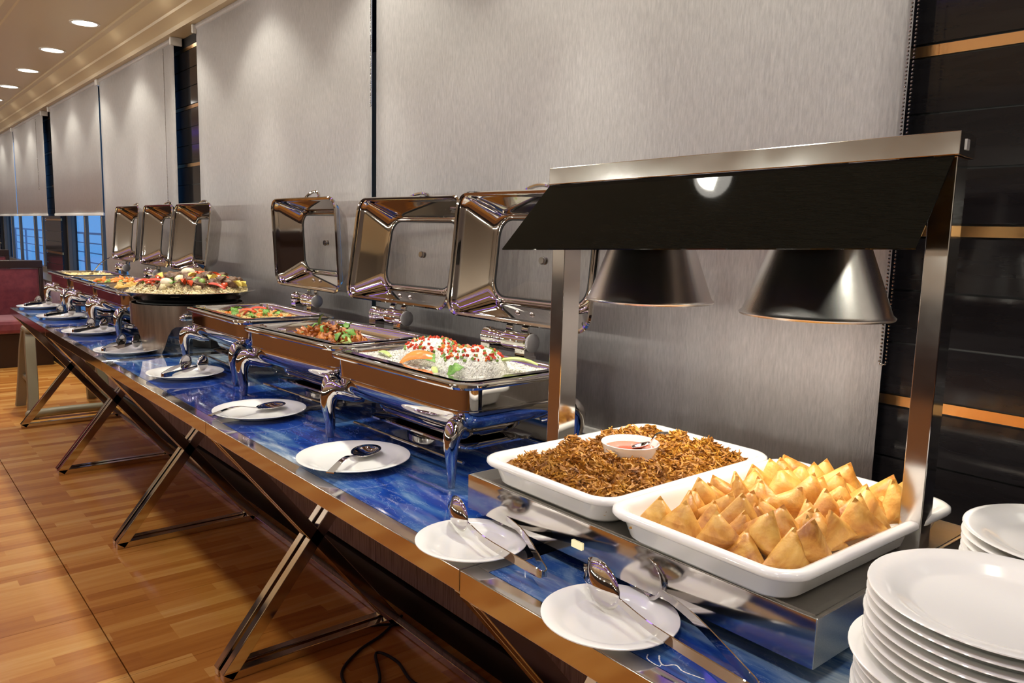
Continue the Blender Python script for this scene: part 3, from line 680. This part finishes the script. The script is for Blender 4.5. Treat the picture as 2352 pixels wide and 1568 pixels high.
# ================================================================== PLATTER AND STAND
PX, PY = -2.56, .40
st = empty('round_stand', (PX, PY, TZ), 0, 'round brushed steel stand with arched legs under the rice platter', 'stand')
def stand_mesh():
    b = MB(); n_ = 96; R = .230; legs = [math.radians(a) for a in (-55, 73, 203)]
    zt = .198
    def zlow(a):
        d = min(abs((a-l+math.pi) % (2*math.pi)-math.pi) for l in legs)
        hw = math.radians(12)
        if d < hw: return 0.0
        t_ = min(1, (d-hw)/math.radians(15)); return .112*(1-(1-t_)**2.4)
    ring0 = []; ring1 = []; ri0 = []; ri1 = []
    for j in range(n_):
        a = 2*math.pi*j/n_; z = zlow(a); c_, s_ = math.cos(a), math.sin(a)
        d = min(abs((a-l+math.pi) % (2*math.pi)-math.pi) for l in legs)
        ring0.append((R*c_, R*s_, z)); ring1.append((R*c_, R*s_, zt)); ri1.append(((R-.006)*c_, (R-.006)*s_, zt)); ri0.append(((R-.006)*c_, (R-.006)*s_, z))
    b.loft([ring0, ring1, ri1, ri0, ring0]); return b
STANDM = mat('brushed_bronze_steel', (.34, .29, .25), .22, 1.0); noisy(STANDM, [(.3, (.26, .215, .18)), (.7, (.42, .36, .31))], 9, (6, 6, .5), 4, 'Object')
stand_mesh().build('drum', STANDM, st, angle=50)
MB().lathe([(0, .150), (.222, .150), (.222, .156), (0, .156)], 48).build('inner_shelf', BRUSHED, st)
MB().lathe([(.0, .206), (.200, .206), (.205, .203), (.205, .199), (0, .199)], 48).build('top_ring', BLACKP, st)
av = math.radians(-52+30)
MB().sphere((.229*math.cos(-.32), .229*math.sin(-.32), .150), .034, 16, 10, (.35, 1.0, .52), None).build('oval_handle', CHROME, st)
bl_ = empty('burner_box', (-2.50, .46, TZ), .5, 'black fuel burner box beside the platter stand', 'burner')
MB().box(-.05, .05, -.04, .04, .001, .10).build('casing', BLACKP, bl_, smooth=False, bevel=.004)
MB().box(-.02, .02, -.0415, -.0405, .03, .07).build('label_plate', mat('grey_plate', (.35, .32, .3), .5), bl_, smooth=False)
pt = empty('serving_platter', (PX, PY, TZ+.2062), 0, 'large round steel platter on the stand heaped with rice and meat', 'platter')
MB().lathe([(0, .001), (.185, .001), (.215, .006), (.248, .030), (.272, .040), (.279, .043), (.274, .0445), (.244, .036), (.212, .0105), (.18, .004), (0, .004)], 64).build('dish', STEEL, pt)
PZ = TZ+.2062+.033
b = MB(); nu, nv = 56, 12; rings = []
for i in range(nv+1):
    t_ = i/nv; r_ = .246*(1-t_)+.002
    rings.append([(r_*math.cos(2*math.pi*j/nu), r_*math.sin(2*math.pi*j/nu), .052*(1-(r_/.248)**2.2)) for j in range(nu)])
b.loft(rings, False, True)
for i, p in enumerate(b.v): b.v[i] = p+Vector((0, 0, .012*noise.noise(p*14)+.007*noise.noise(p*40)))
rnd = random.Random(31)
for _i in range(6000):
    a = rnd.uniform(0, 6.283); r_ = .243*math.sqrt(rnd.random()); q = Vector((r_*math.cos(a), r_*math.sin(a), 0)); z_ = .052*(1-(r_/.248)**2.2)+.012*noise.noise(Vector((q.x, q.y, .04))*14)+.003
    m4 = Matrix.Translation((q.x, q.y, z_)) @ Euler((rnd.uniform(-.7, .7), rnd.uniform(-.7, .7), rnd.uniform(0, 6.3))).to_matrix().to_4x4(); s_ = .0042
    b.add([(-1.9*s_, 0, 0), (1.9*s_, 0, 0), (0, .75*s_, 0), (0, -.75*s_, 0), (0, 0, .75*s_)], [(0, 3, 4), (3, 1, 4), (1, 2, 4), (2, 0, 4)], m4)
PILAF = food('pilaf_rice', [(.3, (.66, .50, .22)), (.55, (.82, .70, .42)), (.75, (.90, .82, .60))], 60, .5, .5)
tag(b.build('pilaf_rice', PILAF, None, True, (PX, PY, PZ), angle=70), 'mound of pale yellow rice on the round platter', 'rice', kind='stuff')
def plpt(u, v, dz=0):   # u across the view, v toward the camera
    rv = Vector((.269, .963)); dv = Vector((.963, -.269)); q = rv*u+dv*v; r_ = q.length
    return (PX+q.x, PY+q.y, PZ+.052*max(0, 1-(r_/.248)**2.2)+dz)
eggm = blob_mesh('boiled_egg', EGG, .0225, (1.35, 1, .95), .02, 1, 20, 14)
for u, v, dz, rz, lb in [(-.085, .125, .012, .4, 'boiled egg at the front left of the rice platter'), (.005, -.01, .030, 1.2, 'boiled egg on top of the rice platter'), (-.03, .06, .006, 2.2, 'boiled egg half sunk in the rice right of the front egg')]:
    tag(inst('boiled_egg', eggm, None, plpt(u, v, dz), (.2, .1, rz)), lb, 'egg')
lambm = [blob_mesh('lamb_piece_%d' % i, LAMB, .026, (1.3, .9, .8), .6, i+1, 14, 10, 1.9) for i in range(4)]
pts = [plpt(u, v, .016) for u, v in [(-.03, .02), (.05, .10), (.10, .14), (.13, .08), (-.06, .05), (.03, .17), (-.02, -.05), (.16, .10), (.09, .03), (.17, .03), (-.01, .13), (.06, .06), (.0, .05), (.13, -.05), (-.10, -.05), (.20, .0)]]
scatter('lamb_piece', lambm, pts, 'brown roast lamb chunk on the rice platter', 'meat piece', 'lamb chunks on the platter', rnd, .6, .8, 1.15)
tomm = [wedge_mesh('tomato_wedge_%d' % i, TOMATO, .026) for i in range(2)]
pts = [plpt(u, v, .018) for u, v in [(.03, -.01), (.055, -.02), (-.02, .175), (.11, .02), (.125, .03), (-.12, .08), (.0, .19), (.07, -.05), (.15, .06)]]
scatter('tomato_wedge', tomm, pts, 'red tomato wedge on the rice platter', 'tomato', 'tomato wedges on the platter', rnd, .5, .8, 1.1)
rs = strip_mesh('red_strip', REDBIT, .10, .010, .006, .012)
for u, v, rz, lb in [(-.165, .06, 1.9, 'long red pepper strip at the left of the platter'), (.10, .18, .5, 'red chilli strip at the front right of the platter'), (-.12, .11, 1.0, 'red pepper strip beside the front egg')]:
    tag(inst('pepper_strip', rs, None, plpt(u, v, .014), (0, .1, rz)), lb, 'pepper strip')
lem = [wedge_mesh('lemon_wedge', LEMON, .028)]
pts = [plpt(u, v, .012) for u, v in [(-.10, .0), (-.08, .01), (.02, .06), (.20, .08), (.215, .05), (.19, .10), (.10, .06), (.08, .08), (.225, .02)]]
scatter('lemon_wedge', lem, pts, 'yellow lemon wedge on the rice platter', 'lemon', 'lemon wedges on the platter', rnd, .5, .8, 1.1)
pts = [plpt(u, v, .02) for u, v in [(.06, .02), (.02, .16), (.17, -.02), (.15, -.03), (.05, .16), (.03, .14)]]
scatter('green_pepper_piece', [blob_mesh('green_pepper_piece', GREEN, .017, (1.1, .7, .9), .3, 6, 12, 8)], pts, 'green pepper piece on the rice platter', 'pepper piece', 'green pepper on the platter', rnd, .6)

def ring_pts(n_, dz, rmin=.02, rmax=.20):
    out = []
    for i in range(n_):
        a = rnd.uniform(-1.9, 1.9); r_ = rmin+(rmax-rmin)*math.sqrt(rnd.random()); out.append(plpt(r_*math.sin(a), r_*math.cos(a), dz))
    return out
scatter('fried_onion', [strip_mesh('fried_onion_%d' % i, LAMB, .045, .004, .003, .008+.006*i) for i in range(2)], ring_pts(34, .010), 'brown fried onion curl on the rice platter', 'onion', 'fried onions on the platter', rnd, .6)
scatter('lamb_piece', lambm, ring_pts(16, .012, .03, .17), 'small brown lamb piece between rice and vegetables on the platter', 'meat piece', 'small lamb pieces on the platter', rnd, .8, .5, .8)
scatter('tomato_piece', [blob_mesh('tomato_piece', TOMATO, .013, (1.2, .9, .7), .4, 3, 10, 7)], ring_pts(14, .012), 'small red tomato piece on the rice platter', 'tomato', 'tomato pieces on the platter', rnd, .6)
scatter('herb_leaf', hl, ring_pts(20, .016, .03, .18), 'green herb leaf on the rice platter', 'herb leaf', 'herbs on the platter', rnd, .6, .8, 1.2)
rice_lump = [blob_mesh('rice_lump_%d' % i, PILAF, .02, (1.2, 1, .7), .5, i+11, 12, 8) for i in range(2)]
scatter('rice_lump', rice_lump, ring_pts(14, .006, .04, .19), 'clump of yellow rice on the platter mound', 'rice', 'rice clumps on the platter', rnd, .4)

# ================================================================== FOOD WARMER
base = empty('food_warmer', (.1715, .38, TZ), 0, 'stainless steel heated food warmer with lamp gantry holding two trays', 'food warmer')
bx0, bx1, by0, by1 = -.342, .341, -.236, .24
m = MB()
m.box(bx0, bx1, by0, by1, .021, .085); m.build('heated_base', BRUSHED, base, smooth=False, bevel=.0012)
MB().box(bx0+.006, bx1-.006, by0+.006, by1-.006, .085, .0862).build('warming_plate', MATT_STEEL, base, smooth=False)
# polished front fascia
MB().box(bx0+.0005, bx1-.0005, by0-.0018, by0-.0002, .022, .0845).build('front_fascia', STEEL, base, smooth=False)
for sx_ in (-1, 1):
    for sy_ in (-1, 1):
        MB().lathe([(0, .0005), (.018, .0005), (.02, .004), (.02, .021), (0, .021)], 16, Matrix.Translation((sx_*.28, sy_*.18, 0))).build('foot', RUBBER, base)
sw = MB().box(-.012, .012, -.003, 0, -.006, .006).build('switch', emis('lit_switch', (1.0, .85, .5), .9), base, smooth=False, loc=(-.055, by0-.0018, .045), bevel=.002)
BULBM = emis('heat_bulb_added_glow', (1.0, .80, .58), 4.0)  # bulb glow and its lamp are added to brighten trays and lower blind
HEATL = D.lights.new('heat_bulb_fill', 'POINT'); HEATL.energy = HEAT_W; HEATL.color = (1.0, .90, .78); HEATL.shadow_soft_size = .03
# gantry (turned slightly on the base)
g = MB(); GA = math.radians(7.4)
G = Matrix.Translation((.164-.1715, .375-.38, 0)) @ Matrix.Rotation(GA, 4, 'Z')
gl_ = .349
def gz(x): return .6445-.05*0+ .0115*(x/gl_)     # beam centre height above table, right end a touch higher
bm_ = MB(); v = []
for x in (-gl_, gl_):
    z = gz(x); v += [(x, 0, z-.0155), (x, .078, z-.0155), (x, .078, z+.0155), (x, 0, z+.0155)]
bm_.add(v, [(0, 1, 2, 3), (7, 6, 5, 4), (0, 4, 5, 1), (1, 5, 6, 2), (2, 6, 7, 3), (3, 7, 4, 0)], G)
gb = bm_.build('gantry_beam', STEEL, base, smooth=False, bevel=.0012)
cw = MB().box(gl_, gl_+.0015, .026, .040, gz(gl_)-.007, gz(gl_)+.007, G).build('end_clip', ALU, gb, smooth=False)
for s in (-1, 1):
    x0 = s*(gl_-.004) if s < 0 else gl_-.034
    MB().box(x0, x0+.030, .012, .064, .0865, gz(s*gl_)-.016, G).build('gantry_post', STEEL, base, smooth=False, bevel=.0015)
cn = MB(); v = []
for x in (-gl_+.002, gl_-.006):
    z = gz(x)-.0165
    for (yy, zz) in ((.004, z), (.001, z), (-.128, z-.121), (-.126, z-.1225)): v.append((x, yy, zz))
cn.add(v, [(0, 1, 2, 3), (7, 6, 5, 4), (0, 4, 5, 1), (1, 5, 6, 2), (2, 6, 7, 3), (3, 7, 4, 0)], G)
cn.build('canopy', SMOKED, base, smooth=False)
for lx in (-.150, .150):
    gm = G @ Matrix.Translation((lx+.012, .039, 0))
    zb = .413; prof = [(.112, zb-.003), (.1135, zb), (.1085, zb+.004), (.062, zb+.130), (.050, zb+.150), (.034, zb+.158), (.030, zb+.20), (.030, gz(lx)-.0165), (.0, gz(lx)-.0165)]
    sh = MB().lathe(prof, 64, gm).build('lamp_shade', SPUN, base, solid=.001)
    MB().lathe([(.0, zb+.055), (.02, zb+.058), (.034, zb+.075), (.036, zb+.09), (.02, zb+.125), (.016, zb+.15)], 24, gm).build('heat_bulb', BULBM, sh)
    ho = D.objects.new('lamp', HEATL); COL.objects.link(ho); ho.parent = base; ho.location = gm @ Vector((0, 0, zb+.028))

# white trays on the warmer
def tray(x, y, hx, hy, rz, label):
    t = empty('serving_tray', (x, y, TZ+.0865), math.radians(rz), label, 'tray', 'rectangular white porcelain trays')
    R_ = lambda a, b, r, z: rring(a, b, r, z, 8)
    rings = [R_(hx-.045, hy-.045, .03, .0005), R_(hx-.030, hy-.030, .035, .001), R_(hx-.022, hy-.022, .038, .008), R_(hx-.014, hy-.014, .04, .034), R_(hx-.011, hy-.011, .04, .0365), R_(hx-.002, hy-.002, .045, .0375), R_(hx, hy, .046, .041), R_(hx-.001, hy-.001, .045, .046), R_(hx-.005, hy-.005, .043, .0485), R_(hx-.012, hy-.012, .038, .049),
             R_(hx-.018, hy-.018, .034, .0465), R_(hx-.023, hy-.023, .030, .036), R_(hx-.030, hy-.030, .028, .011), R_(hx-.040, hy-.040, .022, .0065)]
    MB().loft(rings, True, True).build('dish', PORC, t, angle=60); return t
T1 = (.032, .352, .157, .228); T2 = (.344, .345, .157, .232)
tray(*T1, 0, 'white porcelain tray of brown fried shreds on the left of the warmer')
tray(*T2, -1.0, 'white porcelain tray of golden triangular pastries on the right of the warmer')

# fried shreds
def bh(u, v):
    a, b_ = .128, .198
    e = min(1, max(0, min((a-abs(u))/.035, (b_-abs(v))/.035)))
    z = .016+.034*e**.5+.024*noise.noise((u*26, v*26, 1.5))*e+.012*noise.noise((u*60, v*60, 4.5))*e
    d = math.hypot(u-.002, v+.008); 
    return z-.018*max(0, 1-d/.055)
b = MB(); nx, ny = 60, 90; rows = []
for j in range(ny+1):
    rows.append([(-.128+.256*i/nx, -.198+.396*j/ny, bh(-.128+.256*i/nx, -.198+.396*j/ny)) for i in range(nx+1)])
b.loft(rows, closed=False)
rnd = random.Random(77)
for _i in range(7500):
    u, v = rnd.uniform(-.126, .126), rnd.uniform(-.196, .196)
    if math.hypot(u-.002, v+.008) < .050: continue
    z = bh(u, v); l_ = rnd.uniform(.008, .022); a = rnd.uniform(0, 6.283); el = rnd.gauss(0, .55); c_ = Vector((u, v, z+rnd.uniform(-.002, .004)))
    d = Vector((math.cos(a)*math.cos(el), math.sin(a)*math.cos(el), math.sin(el))); s_ = Vector((-math.sin(a), math.cos(a), rnd.uniform(-.5, .5)))
    k_ = rnd.uniform(-.5, .5)*l_; p = [c_-d*l_*.5, c_-d*l_*.17+s_*k_, c_+d*l_*.17+s_*k_*.9, c_+d*l_*.5]
    b.sweep(p, [(.0015, 0), (-.0008, .0014), (-.0008, -.0014)], [.7, 1.2, 1.1, .5], caps=False)
tag(b.build('fried_shreds', BHAJI, None, True, (T1[0], T1[1], TZ+.0865), angle=80), 'heap of crisp brown fried shreds in the left white tray', 'fried food', kind='stuff')
# sauce bowl with spoon
bc = (.038, .345, TZ+.0865+.030)
bo = empty('sauce_bowl', bc, 0, 'small white bowl of red sauce standing in the fried shreds', 'bowl')
MB().lathe([(0, 0), (.033, 0), (.037, .003), (.045, .022), (.0505, .042), (.0520, .0445), (.0512, .0455), (.0490, .0445), (.043, .022), (.034, .006), (0, .005)], 48).build('bowl_body', PORC, bo)
tag(MB().lathe([(0, .0335), (.040, .0332), (.0458, .0342)], 40).build('chilli_sauce', SAUCE, None, True, bc), 'red chilli sauce inside the small white bowl', 'sauce', kind='stuff')
def spoon(name, L_, bw_, bl2, label, parent_none=True, cat='spoon', hook=.0, depth=.012, curve=.02):
    """x axis: bowl at origin, handle runs to +x"""
    t = empty(name, (0, 0, 0), 0, label, cat)
    b = MB(); nu, nv = 24, 6; rings = []
    for i in range(nv+1):
        f_ = 1-i/nv
        rings.append([(bl2*f_*math.cos(2*math.pi*j/nu)*(1.0+.10*math.cos(2*math.pi*j/nu)), bw_*f_*math.sin(2*math.pi*j/nu), -depth*(1-f_**2.0)+depth) for j in range(nu)])
    b.loft(rings, False, True); b.build('bowl', CHROME, t, solid=.0012)
    path = arc([(bl2*.95, 0, depth-.001), (bl2*1.4, 0, depth+.006), (bl2+L_*.5, 0, depth+curve), (bl2+L_, 0, depth+curve*.7)], 6); n_ = len(path)
    MB().sweep(path, [(-.005, -.001), (.005, -.001), (.005, .001), (-.005, .001)], [(.8+.9*(i/(n_-1))**2, 1.2) for i in range(n_)], up0=(0, 0, 1)).build('handle', CHROME, t, angle=30)
    return t
s_ = spoon('sauce_spoon', .035, .012, .018, 'small steel spoon resting in the red sauce bowl', hook=0, depth=.006, curve=.012); s_.location = (bc[0]+.012, bc[1]+.016, bc[2]+.034); s_.rotation_euler = (0, -.30, .75)

# triangular pastries
def samosa(seed):
    rnd2 = random.Random(seed); n_ = 10; S = .094; th = .0150
    A, B_, C_ = Vector((-S*.52, 0, 0)), Vector((S*.5, 0, 0)), Vector((rnd2.uniform(-.012, .012), 0, S*.61))
    b = MB(); idx = {}
    for side in (1, -1):
        for i in range(n_+1):
            for j in range(n_+1-i):
                k_ = n_-i-j; p = (A*i+B_*j+C_*k_)/n_; e = min(i, j, k_)/n_
                y = side*th*(min(1, e*5.5))**.7*(1+.25*noise.noise(p*40+Vector((seed, side, 0))))
                if min(i, j, k_) == 0: y = side*.0022
                p = p+Vector((0, y+.004*math.sin(p.x*40+seed), 0)); idx[(side, i, j)] = len(b.v); b.v.append(p)
        for i in range(n_):
            for j in range(n_-i):
                a_, b2, c2 = idx[(side, i, j)], idx[(side, i+1, j)], idx[(side, i, j+1)]
                b.f.append((a_, b2, c2) if side > 0 else (a_, c2, b2))
                if i+j < n_-1:
                    d2 = idx[(side, i+1, j+1)]; b.f.append((b2, d2, c2) if side > 0 else (b2, c2, d2))
    ed = [(n_-k_, k_) for k_ in range(n_)]+[(0, n_-k_) for k_ in range(n_)]+[(k_, 0) for k_ in range(n_)]
    for q in range(len(ed)):
        a_, b2 = ed[q], ed[(q+1) % len(ed)]
        b.f.append((idx[(1, *a_)], idx[(-1, *a_)], idx[(-1, *b2)], idx[(1, *b2)]))
    return b.mesh('triangular_pastry', PASTRY, True, 50)
SM = [samosa(i) for i in range(6)]
rnd = random.Random(42); zt = TZ+.0865+.0075
cols, rws = 5, 12
for r_ in range(rws):
    for c_ in range(cols):
        u = -.088+.186*c_/(cols-1)+rnd.uniform(-.010, .010); v = -.176+.352*r_/(rws-1)+rnd.uniform(-.006, .006)
        if r_ % 2: u += .012 if c_ < cols-1 else -.004
        if r_ == 0 and c_ == cols-1: continue
        rz = math.radians(22)+rnd.uniform(-.5, .5) if rnd.random() > .25 else math.radians(85)+rnd.uniform(-.5, .5)
        tilt = rnd.uniform(-.50, -.05); roll = rnd.uniform(-.38, .38)
        lift = .003+.049*abs(math.sin(roll))*.85+.003*rnd.random()
        if c_ in (0, cols-1): rz = math.radians(70)+rnd.uniform(-.35, .35)
        if 0 < c_ < cols-1 and 0 < r_ < rws-1: lift += rnd.uniform(.0, .008)
        o = inst('triangular_pastry', rnd.choice(SM), None, (T2[0]+u, T2[1]+v, zt+lift), (tilt, roll, rz)); k_ = rnd.uniform(.90, 1.06); o.scale = (k_, k_, k_)
        tag(o, 'golden fried triangular pastry packed upright in the right white tray', 'pastry', 'triangular pastries in the white tray')

# ================================================================== PLATES
def plate_mesh(r, h=.018):
    return MB().lathe([(0, .002), (r*.58, .002), (r*.60, 0), (r*.63, 0), (r*.66, .003), (r*.80, h*.55), (r*.985, h-.0025), (r, h-.0012), (r*.997, h), (r*.985, h+.0003), (r*.80, h*.55+.0035), (r*.70, .0065), (r*.64, .0050), (0, .0045)], 64).mesh('plate', PORC, True, 60)
PB, PS = plate_mesh(.1275), plate_mesh(.0945, .015)
def plate(mesh, x, y, label, z=TZ+.0004, group=None, rx=0, ry=0):
    o = inst('plate', mesh, None, (x, y, z), (rx, ry, 0)); tag(o, label, 'plate', group); return o
plate(PS, .262, .062, 'small white plate under salad tongs in front of the pastry tray'); plate(PS, -.060, .068, 'small white plate under salad tongs in front of the fried shreds tray')
plate(PB, -.603, .142, 'white dinner plate with dark serving spoon below the white rice dish')
plate(PB, -1.168, .152, 'white dinner plate with silver spoon below the glazed meat dish')
plate(PB, -1.86, .165, 'white dinner plate with tongs below the yellow rice dish')
plate(PB, -2.50, .135, 'white dinner plate with tongs in front of the platter stand')
plate(PB, -3.19, .145, 'white dinner plate with tongs below the yellow potato dish')
plate(PB, -3.93, .155, 'white dinner plate with tongs below the middle far chafing dish')
plate(PB, -4.56, .150, 'farthest white dinner plate with tongs at the table end')
ORD = ['top', 'second', 'third', 'fourth', 'fifth', 'sixth', 'seventh', 'eighth', 'ninth', 'tenth', 'eleventh', 'twelfth', 'thirteenth', 'fourteenth', 'fifteenth', 'sixteenth']
rnd = random.Random(3)
def stack(x, y, n_, top_label, mid_label, group, ztop, shift=None):
    pitch = (ztop-.018-TZ-.0004)/(n_-1)
    for i in range(n_):
        dx, dy = rnd.uniform(-.0012, .0012), rnd.uniform(-.0012, .0012)
        if shift and i == shift: dx -= .012; dy -= .006
        elif shift and i < shift: dx -= .006; dy -= .003
        plate(PB, x+dx, y+dy, top_label if i == n_-1 else mid_label % ORD[n_-1-i], TZ+.0004+pitch*i, group)
stack(.693, .168, 16, 'top plate of the tall white plate stack at the lower right corner', 'white plate in the tall stack at the lower right corner, %s from its top', 'near plate stack', .924, 8)
stack(.690, .430, 16, 'top plate of the second white plate stack behind the corner stack', 'white plate in the second stack behind the corner stack, %s from its top', 'second plate stack', .923)

# ================================================================== SPOONS AND TONGS
def place(t, x, y, z, rz, ry=0, rx=0): t.location = (x, y, z); t.rotation_euler = (rx, ry, rz); return t
place(spoon('serving_spoon', .16, .033, .046, 'dark reflecting serving spoon on the plate below the white rice'), -.622, .185, TZ+.0075, math.atan2(-.150, .125), .035)
place(spoon('serving_spoon', .16, .033, .046, 'bright silver serving spoon on the plate below the glazed meat'), -1.185, .195, TZ+.0075, math.atan2(-.185, .06), .035)
def tongs(label, L_=.28, spread=.055, fork=True, bs=1.0):
    """hinge at origin, arms run along -x, blades stand on edge; z=0 is the resting plane"""
    t = empty('serving_tongs', (0, 0, 0), 0, label, 'tongs')
    for s, nm in ((1, 'arm'), (-1, 'arm')):
        pts = [(.0, 0, .016), (-.004, s*.006, .016), (-.03, s*.012, .016), (-L_*.45, s*(.010+spread*.40), .019), (-L_*.70, s*(.006+spread*.50), .022)]
        path = arc(pts, 5); n_ = len(path)
        MB().sweep(path, [(-.0011, -.0055), (.0, -.0062), (.0011, -.0055), (.0011, .0055), (0, .0062), (-.0011, .0055)], [(1, .8+.5*math.sin(math.pi*i/(n_-1))) for i in range(n_)], up0=(0, 0, 1)).build(nm, CHROME, t, angle=30)
        # bowl, opening toward the other arm
        bl2, bw2, dp = .041*bs, .029*bs, .015
        b = MB(); nu, nv = 24, 6; rings = []
        for i in range(nv+1):
            f_ = 1-i/nv; rg = []
            for j in range(nu):
                a = 2*math.pi*j/nu; r1 = f_
                if fork and s < 0 and math.cos(a) < -.5: r1 = f_*(1.0 if (j % 2) else .80)
                rg.append((-L_*.70-bl2*.9+bl2*r1*math.cos(a), s*(.006+spread*.50+dp*(1-f_*f_)), .027+bw2*r1*math.sin(a)))
            rings.append(rg)
        b.loft(rings, False, True); b.build('fork_end' if (fork and s < 0) else 'spoon_end', CHROME, t, solid=.0012)
    return t
place(tongs('steel salad tongs on the small plate before the fried shreds tray', .29, .062), .128, .062, TZ+.007, math.radians(-13), .03)
place(tongs('long steel salad tongs with fork end on the small plate before the pastry tray', .32, .058, True, 1.15), .495, .052, TZ+.007, math.radians(-13), .03)
ftong = [(-1.73, .052, 'steel tongs across the plate below the yellow rice dish', -45), (-2.40, .020, 'steel tongs across the plate in front of the platter stand', -40), (-3.05, .04, 'steel tongs across the plate below the yellow potato dish', -40), (-3.80, .05, 'steel tongs across the plate below the middle far chafing dish', -38), (-4.44, .05, 'steel tongs across the plate at the table end', -36)]
for x, y, lb, a in ftong: place(tongs(lb, .25, .05, False), x, y, TZ+.018, math.radians(a), -.02)
sp = spoon('serving_spoon', .14, .02, .03, 'serving spoon standing in the farthest chafing dish'); place(sp, -4.38, .40, .955, .9, -.6)

# ================================================================== ROOM BEYOND: booths, stool, cable
def booth(x, ztop, label, light=False):
    t = empty('booth_seat', (x, .2, 0), 0, label, 'booth', 'red upholstered booths')
    y0, y1 = -1.6, .44
    MB().box(-.06, .0, y0, y1-.03, .30, ztop-.075).build('backrest', VELVET, t, smooth=False, bevel=.02)
    MB().box(-.075, .015, y0-.02, y1, ztop-.07, ztop).build('top_cap', DKWOOD, t, smooth=False, bevel=.006)
    MB().box(-.07, .012, y1-.03, y1, 0, ztop-.07).build('end_post', DKWOOD, t, smooth=False, bevel=.004)
    MB().box(.012, .56, y0, y1-.03, .30, .42).build('seat_cushion', VELVET, t, smooth=False, bevel=.035)
    MB().box(.012, .50, y0, y1-.03, .0, .295).build('plinth', DKWOOD, t, smooth=False, bevel=.004)
booth(-7.55, .915, 'dark red velvet booth with black top cap behind the buffet end')
booth(-9.6, .95, 'further red velvet booth behind the nearest booth')
booth(-11.6, .95, 'farthest red velvet booth by the raised blinds')

sto = empty('plastic_stool', (-5.1, .34, 0), 0, 'beige plastic A frame stool standing past the table end', 'stool')
for yy in (-.20, .20):
    for xx in (-1, 1):
        MB().sweep(arc([(xx*.25, yy*1.12, .0), (xx*.20, yy*1.05, .18), (xx*.12, yy, .42), (xx*.06, yy*.95, .55)], 5), [(-.028, -.018), (.028, -.018), (.034, 0), (.028, .018), (-.028, .018), (-.034, 0)], None, up0=(1, 0, .2)).build('leg', BEIGE, sto)
    MB().box(-.19, .19, yy-.014, yy+.014, .20, .235).build('side_rung', BEIGE, sto, smooth=False, bevel=.008)
MB().tube(arc([(.25, -.235, .035), (.26, -.1, .04), (.26, .1, .04), (.25, .235, .035)], 5), .028, 10).build('base_bar', BEIGE, sto)
MB().box(-.10, .10, -.22, .22, .54, .58).build('seat', BEIGE, sto, smooth=False, bevel=.015)
for yy in (-.235, .235): MB().sphere((.25, yy, .032), .032, 12, 8, (1.2, 1.1, 1)).build('foot', BEIGE, sto)

cb = MB(); cpath = arc([(-1.16, .62, .006), (-1.09, .50, .006), (-1.05, .40, .006), (-.97, .30, .006), (-.84, .28, .008), (-.86, .36, .010), (-1.00, .43, .010), (-.93, .46, .006), (-.80, .44, .006), (-.70, .50, .006), (-.45, .52, .006), (-.2, .60, .006)], 8)
tag(cb.tube(cpath, .0045, 8).build('power_cable', RUBBER), 'black power cable looped on the floor under the table', 'cable')

# white brushed flourish painted on the glass of the nearest table
def flourish(pts, wd):
    path = arc([(x, y, TZ-.0003) for x, y in pts], 6); n_ = len(path); b = MB()
    sec = [(-1, -.0002), (1, -.0002), (1, .0002), (-1, .0002)]
    b.sweep(path, sec, [(wd*(.35+.8*abs(math.sin(i*1.3)))*(1-.5*i/n_), 1) for i in range(n_)], up0=(0, 0, 1))
    return b
near = [o for o in D.objects if o.get('label', '').startswith('nearest blue topped')][0]
for pts, wd in (([(.3451, .0446), (.3506, .0365), (.3623, .0335), (.3723, .0345), (.3707, .0398)], .0009), ([(.3556, .0541), (.3645, .0443), (.3744, .0406), (.3829, .0526), (.3962, .0487), (.4106, .0516), (.4241, .0555)], .0012)):
    o = flourish(pts, wd).build('painted_stroke', PORC, near, smooth=False); o.location = -Vector(near.location)
